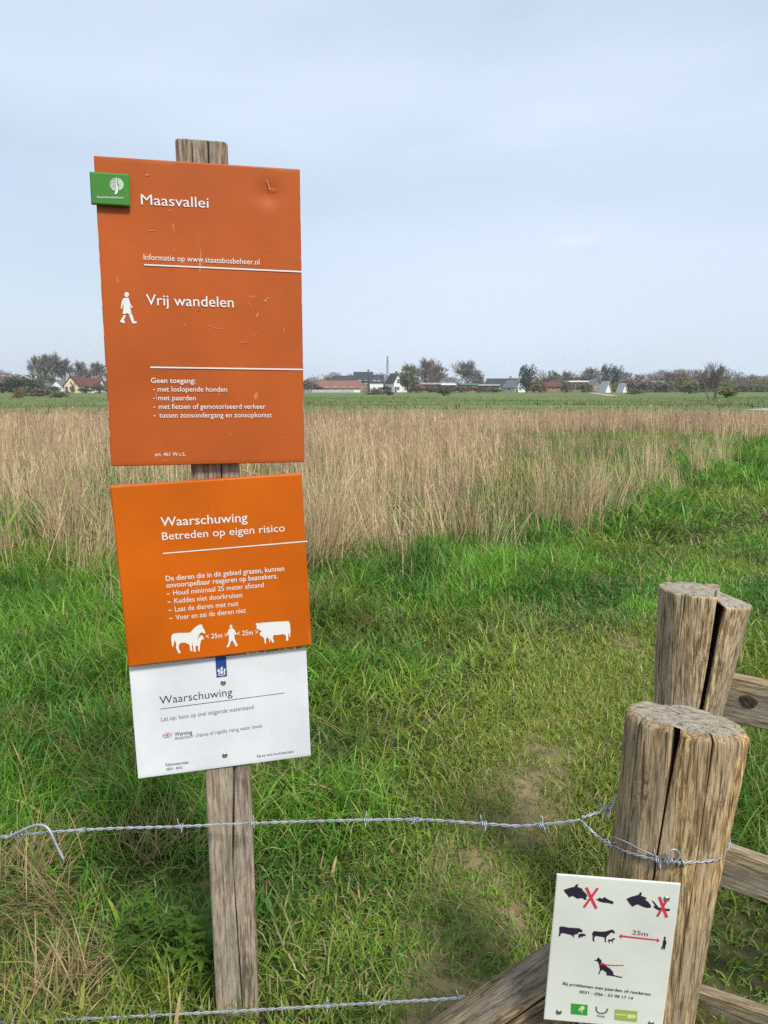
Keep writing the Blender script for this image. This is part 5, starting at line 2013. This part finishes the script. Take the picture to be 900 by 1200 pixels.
# dead straw: matted tufts lying in the grass
TUFTS = [ground_at(*q) for q in ((120, 800), (150, 850), (190, 905), (95, 905), (60, 1085), (150, 930), (100, 1150), (425, 745), (400, 700), (385, 720), (110, 745), (60, 760), (340, 930), (20, 860), (880, 850), (215, 880), (65, 1190), (30, 1040), (180, 1010))]
px_, py_, hh, az_ = [], [], [], []
for q in TUFTS:
    k = 150 if q.x < -.2 and q.y > 2.0 else 90
    s_ = .07 + .05 * rs.rand()
    px_.append(q.x + rs.normal(0, s_, k))
    py_.append(q.y + rs.normal(0, s_ * .8, k))
    hh.append(rs.uniform(.08, .24, k))
    az_.append(rs.normal(rs.uniform(0, 6.28), 1.0, k))
x, y = scatter(1.0, 7, 75, .6)
k = (fbm(x, y, .5, 131, 2) > .5) & (np.exp(-(path_dist(x, y) / .3) ** 2) < .5)
px_.append(x[k]); py_.append(y[k]); hh.append(rs.uniform(.10, .28, k.sum())); az_.append(rs.uniform(0, 6.28, k.sum()))
x, y, h, az = map(np.concatenate, (px_, py_, hh, az_))
n_ = len(x)
P = np.stack([x, y, gh(x, y) + rs.uniform(0, .05, n_)], 1)
c = np.array([.44, .33, .16]) * rs.uniform(.5, 1.1, (n_, 1))
obj("dead_straw", blade_mesh("dead_straw", P, h, rs.uniform(.0018, .0042, n_), az, np.clip(rs.normal(.62, .2, n_), .1, .92), rs.uniform(0, .5, n_), c, c * .95, 4), DRY,
    label="pale matted tufts of dead straw lying in the green grass", cat="grass", kind="stuff")


def reeds(name, y0, y1, dens, wid, seg, label, margin=1.2, leaf=1.0):
    x, y = scatter(y0, y1, dens, margin, .53)
    cov = reed_edge(x, y)
    cl = fbm(x, y, .45, 141, 2)
    keep = rs.rand(len(x)) < cov * np.clip(3.6 * (cl - .36), .03, 1.3)
    x, y, cov, cl = x[keep], y[keep], cov[keep], cl[keep]
    n_ = len(x)
    far = np.clip((y - 8) / 14, 0, 1)
    base = 1.02 - .22 * far + (fbm(x, y, 2.5, 151, 2) - .5) * .35
    h = base * (.45 + .55 * np.clip(cov * 1.5, 0, 1)) * (.8 + .4 * (cl - .3)) * rs.uniform(.68, 1.12, n_)
    P = np.stack([x, y, gh(x, y) - .01], 1)
    az = rs.normal(.4, 1.1, n_) + fbm(x, y, 1.2, 161, 2) * 4
    bent = rs.rand(n_) < .10 + .14 * (1 - cov)
    lean = np.abs(rs.normal(0, .10, n_)) + np.where(bent, rs.uniform(.15, .6, n_), 0)
    k1 = np.array([.80, .61, .39])
    k2 = np.array([.58, .42, .285])
    t = np.clip((fbm(x, y, 1.4, 171, 2) - .3) / .4, 0, 1)[:, None]
    c = (k1 * t + k2 * (1 - t)) * rs.choice([.32, .6, .8, 1.0, 1.22], (n_, 1), p=[.16, .22, .24, .22, .16]) * rs.uniform(.85, 1.15, (n_, 1)) * (.72 + .5 * fbm(x, y, .8, 191, 2))[:, None]
    tip = c * np.array([1.0, .92, .86])
    a = blade_mesh(name, P, h, wid * rs.uniform(.6, 1.3, n_), az, lean, rs.uniform(0, .14, n_), c, tip, seg)
    o1 = obj(name, a, DRY, label=label, cat="reeds", kind="stuff")
    # narrow dead leaves hanging off the stalks, and feathery tops
    m = int(n_ * 1.0 * leaf)
    i = rs.randint(0, n_, m)
    t = rs.uniform(.15, .9, m)
    Q = P[i] + np.stack([np.cos(az[i]), np.sin(az[i]), np.zeros(m)], 1) * (lean[i] * t * h[i])[:, None]
    Q[:, 2] += h[i] * t * np.sqrt(np.maximum(.05, 1 - lean[i] ** 2))
    b1 = blade_mesh("dry_leaves", Q, h[i] * rs.uniform(.12, .34, m), wid * 1.15 * rs.uniform(.6, 1.3, m), rs.uniform(0, 6.28, m), np.clip(rs.normal(.45, .25, m), .05, .95), rs.uniform(0, .7, m), c[i] * rs.uniform(.8, 1.15, (m, 1)), None, 2)
    o2 = obj("dry_leaves", b1, DRY, o1, kind="stuff")
    return o1


reeds("reeds", 4.0, 11, 340, .0050, 3, "near edge of the tan reed bed with thin ragged stalks", 1.2, 1.6)
reeds("reeds", 11, 20, 240, .0062, 2, "middle of the dry tan reed bed", 1.5, 1.0)
reeds("reeds", 20, 37, 110, .011, 2, "far part of the tan reed bed below the green fields", 2.0, .8)

# single ragged clumps standing and leaning in front of the reed bed
CL = [(372, 672, 1.25), (392, 668, 1.0), (380, 676, .8), (450, 652, .8), (505, 640, .8), (552, 632, .8), (470, 662, .55), (600, 622, .7), (672, 625, .85), (690, 612, .8), (330, 690, .7), (25, 612, .9), (70, 640, .8), (120, 672, .8), (100, 625, .9), (10, 650, .7), (740, 590, .8), (415, 640, .9), (580, 650, .5), (150, 720, .5), (700, 598, .9), (760, 575, .9), (792, 582, .7), (820, 560, .9), (720, 610, .6), (640, 618, .8), (845, 548, .9), (60, 600, .9)]
px_, py_, hh, az_, ln_ = [], [], [], [], []
for u, v, hgt in CL:
    q = ground_at(u, v)
    k = int(150 * hgt)
    sp_ = rs.uniform(.05, .16)
    px_.append(q.x + rs.normal(0, sp_, k)); py_.append(q.y + rs.normal(0, sp_, k))
    hh.append(hgt * rs.uniform(.5, 1.1, k)); az_.append(rs.normal(rs.uniform(0, 6.28), .8, k))
    ln_.append(np.abs(rs.normal(.22, .2, k)))
x, y, h, az, ln_ = map(np.concatenate, (px_, py_, hh, az_, ln_))
n_ = len(x)
c = np.array([.78, .60, .37]) * rs.uniform(.4, 1.15, (n_, 1))
obj("reed_clumps", blade_mesh("reed_clumps", np.stack([x, y, gh(x, y)], 1), h, rs.uniform(.003, .0068, n_), az, ln_.clip(0, .85), rs.uniform(0, .25, n_), c, c * .95, 4), DRY,
    label="ragged tan reed clumps leaning over the green grass before the reed bed", cat="reeds", kind="stuff")

# tufts of rough grass in the fields beyond the reeds
x, y = scatter(38, 130, 7.0, 6, .54)
inw = (x > 24) & (y > 43) & (y < 62)
k = ~inw & (rs.rand(len(x)) < np.clip(1.3 - y / 130, .15, 1) * np.clip((fbm(x * .3, y, 7, 201, 3) - .38) / .2, .08, 1))
x, y = x[k], y[k]
n_ = len(x)
t = np.clip((fbm(x * .5, y, 5, 181, 3) - .38) / .22, 0, 1)[:, None]
c = (np.array([.075, .135, .036]) * (1 - t) + np.array([.26, .225, .115]) * t) * rs.uniform(.45, 1.35, (n_, 1))
obj("field_tufts", blade_mesh("field_tufts", np.stack([x, y, np.full(n_, -.02)], 1), rs.gamma(2.2, .07, n_).clip(.05, .6), rs.uniform(.03, .12, n_), rs.uniform(0, 6.28, n_), np.abs(rs.normal(.2, .2, n_)).clip(0, .8), rs.uniform(0, .4, n_), c, None, 2), GRASS,
    label="rough green and yellow tufts in the field beyond the reeds", cat="grass", kind="stuff")

# leafy weed at the foot of the sign post
wq = ground_at(208, 1148)
weed = empty("leafy_weed", (wq.x, wq.y, float(gh(wq.x, wq.y))), "dark green leafy weed with lobed leaves left of the post's foot", "plant")
bm, bs = bmesh.new(), bmesh.new()
rnd = random.Random(5)
for s in range(18):
    a = rnd.random() * 6.28
    rr = .12 * math.sqrt(rnd.random())
    b0 = Vector((math.cos(a) * rr * 1.25, math.sin(a) * rr * .8, 0))
    hgt = rnd.uniform(.10, .22)
    top = b0 + Vector((rnd.gauss(0, .02), rnd.gauss(0, .02), hgt))
    tube(bs, [b0 - Vector((0, 0, .02)), b0.lerp(top, .5) + Vector((rnd.gauss(0, .006), 0, 0)), top], [.0022, .0018, .001], 5)
    for lf in range(9):
        t = .35 + .65 * lf / 8
        q = b0.lerp(top, t)
        az = lf * 2.2 + rnd.random()
        L = rnd.uniform(.035, .06) * (1.25 - .5 * t)
        d = Vector((math.cos(az), math.sin(az), rnd.uniform(-.1, .5))).normalized()
        sd = d.cross(Vector((0, 0, 1))).normalized()
        nn = sd.cross(d)
        for ang, ls in ((0, 1), (.75, .72), (-.75, .72), (1.35, .45), (-1.35, .45)):
            dd = (d * math.cos(ang) + sd * math.sin(ang)).normalized()
            s2 = dd.cross(nn).normalized()
            l2 = L * ls
            v = [bm.verts.new(q + dd * l2 * u + s2 * w_ * l2 + nn * (l2 * .12 * math.sin(u * 3))) for u, w_ in ((.05, 0), (.4, .15), (.72, .12), (1, 0), (.72, -.12), (.4, -.15))]
            bm.faces.new(v)
WEED = leaf_mat("weed_leaves", (.085, .165, .022), .3)
wt = WEED.node_tree
tr = wt.nodes.new("ShaderNodeBsdfTranslucent")
tr.inputs["Color"].default_value = (.12, .24, .03, 1)
ms = wt.nodes.new("ShaderNodeMixShader")
ms.inputs[0].default_value = .4
wt.links.new(wt.nodes["Principled BSDF"].outputs[0], ms.inputs[1])
wt.links.new(tr.outputs[0], ms.inputs[2])
wt.links.new(ms.outputs[0], wt.nodes["Material Output"].inputs["Surface"])
obj("foliage", bm, WEED, weed)
obj("stem", bs, WEED, weed)
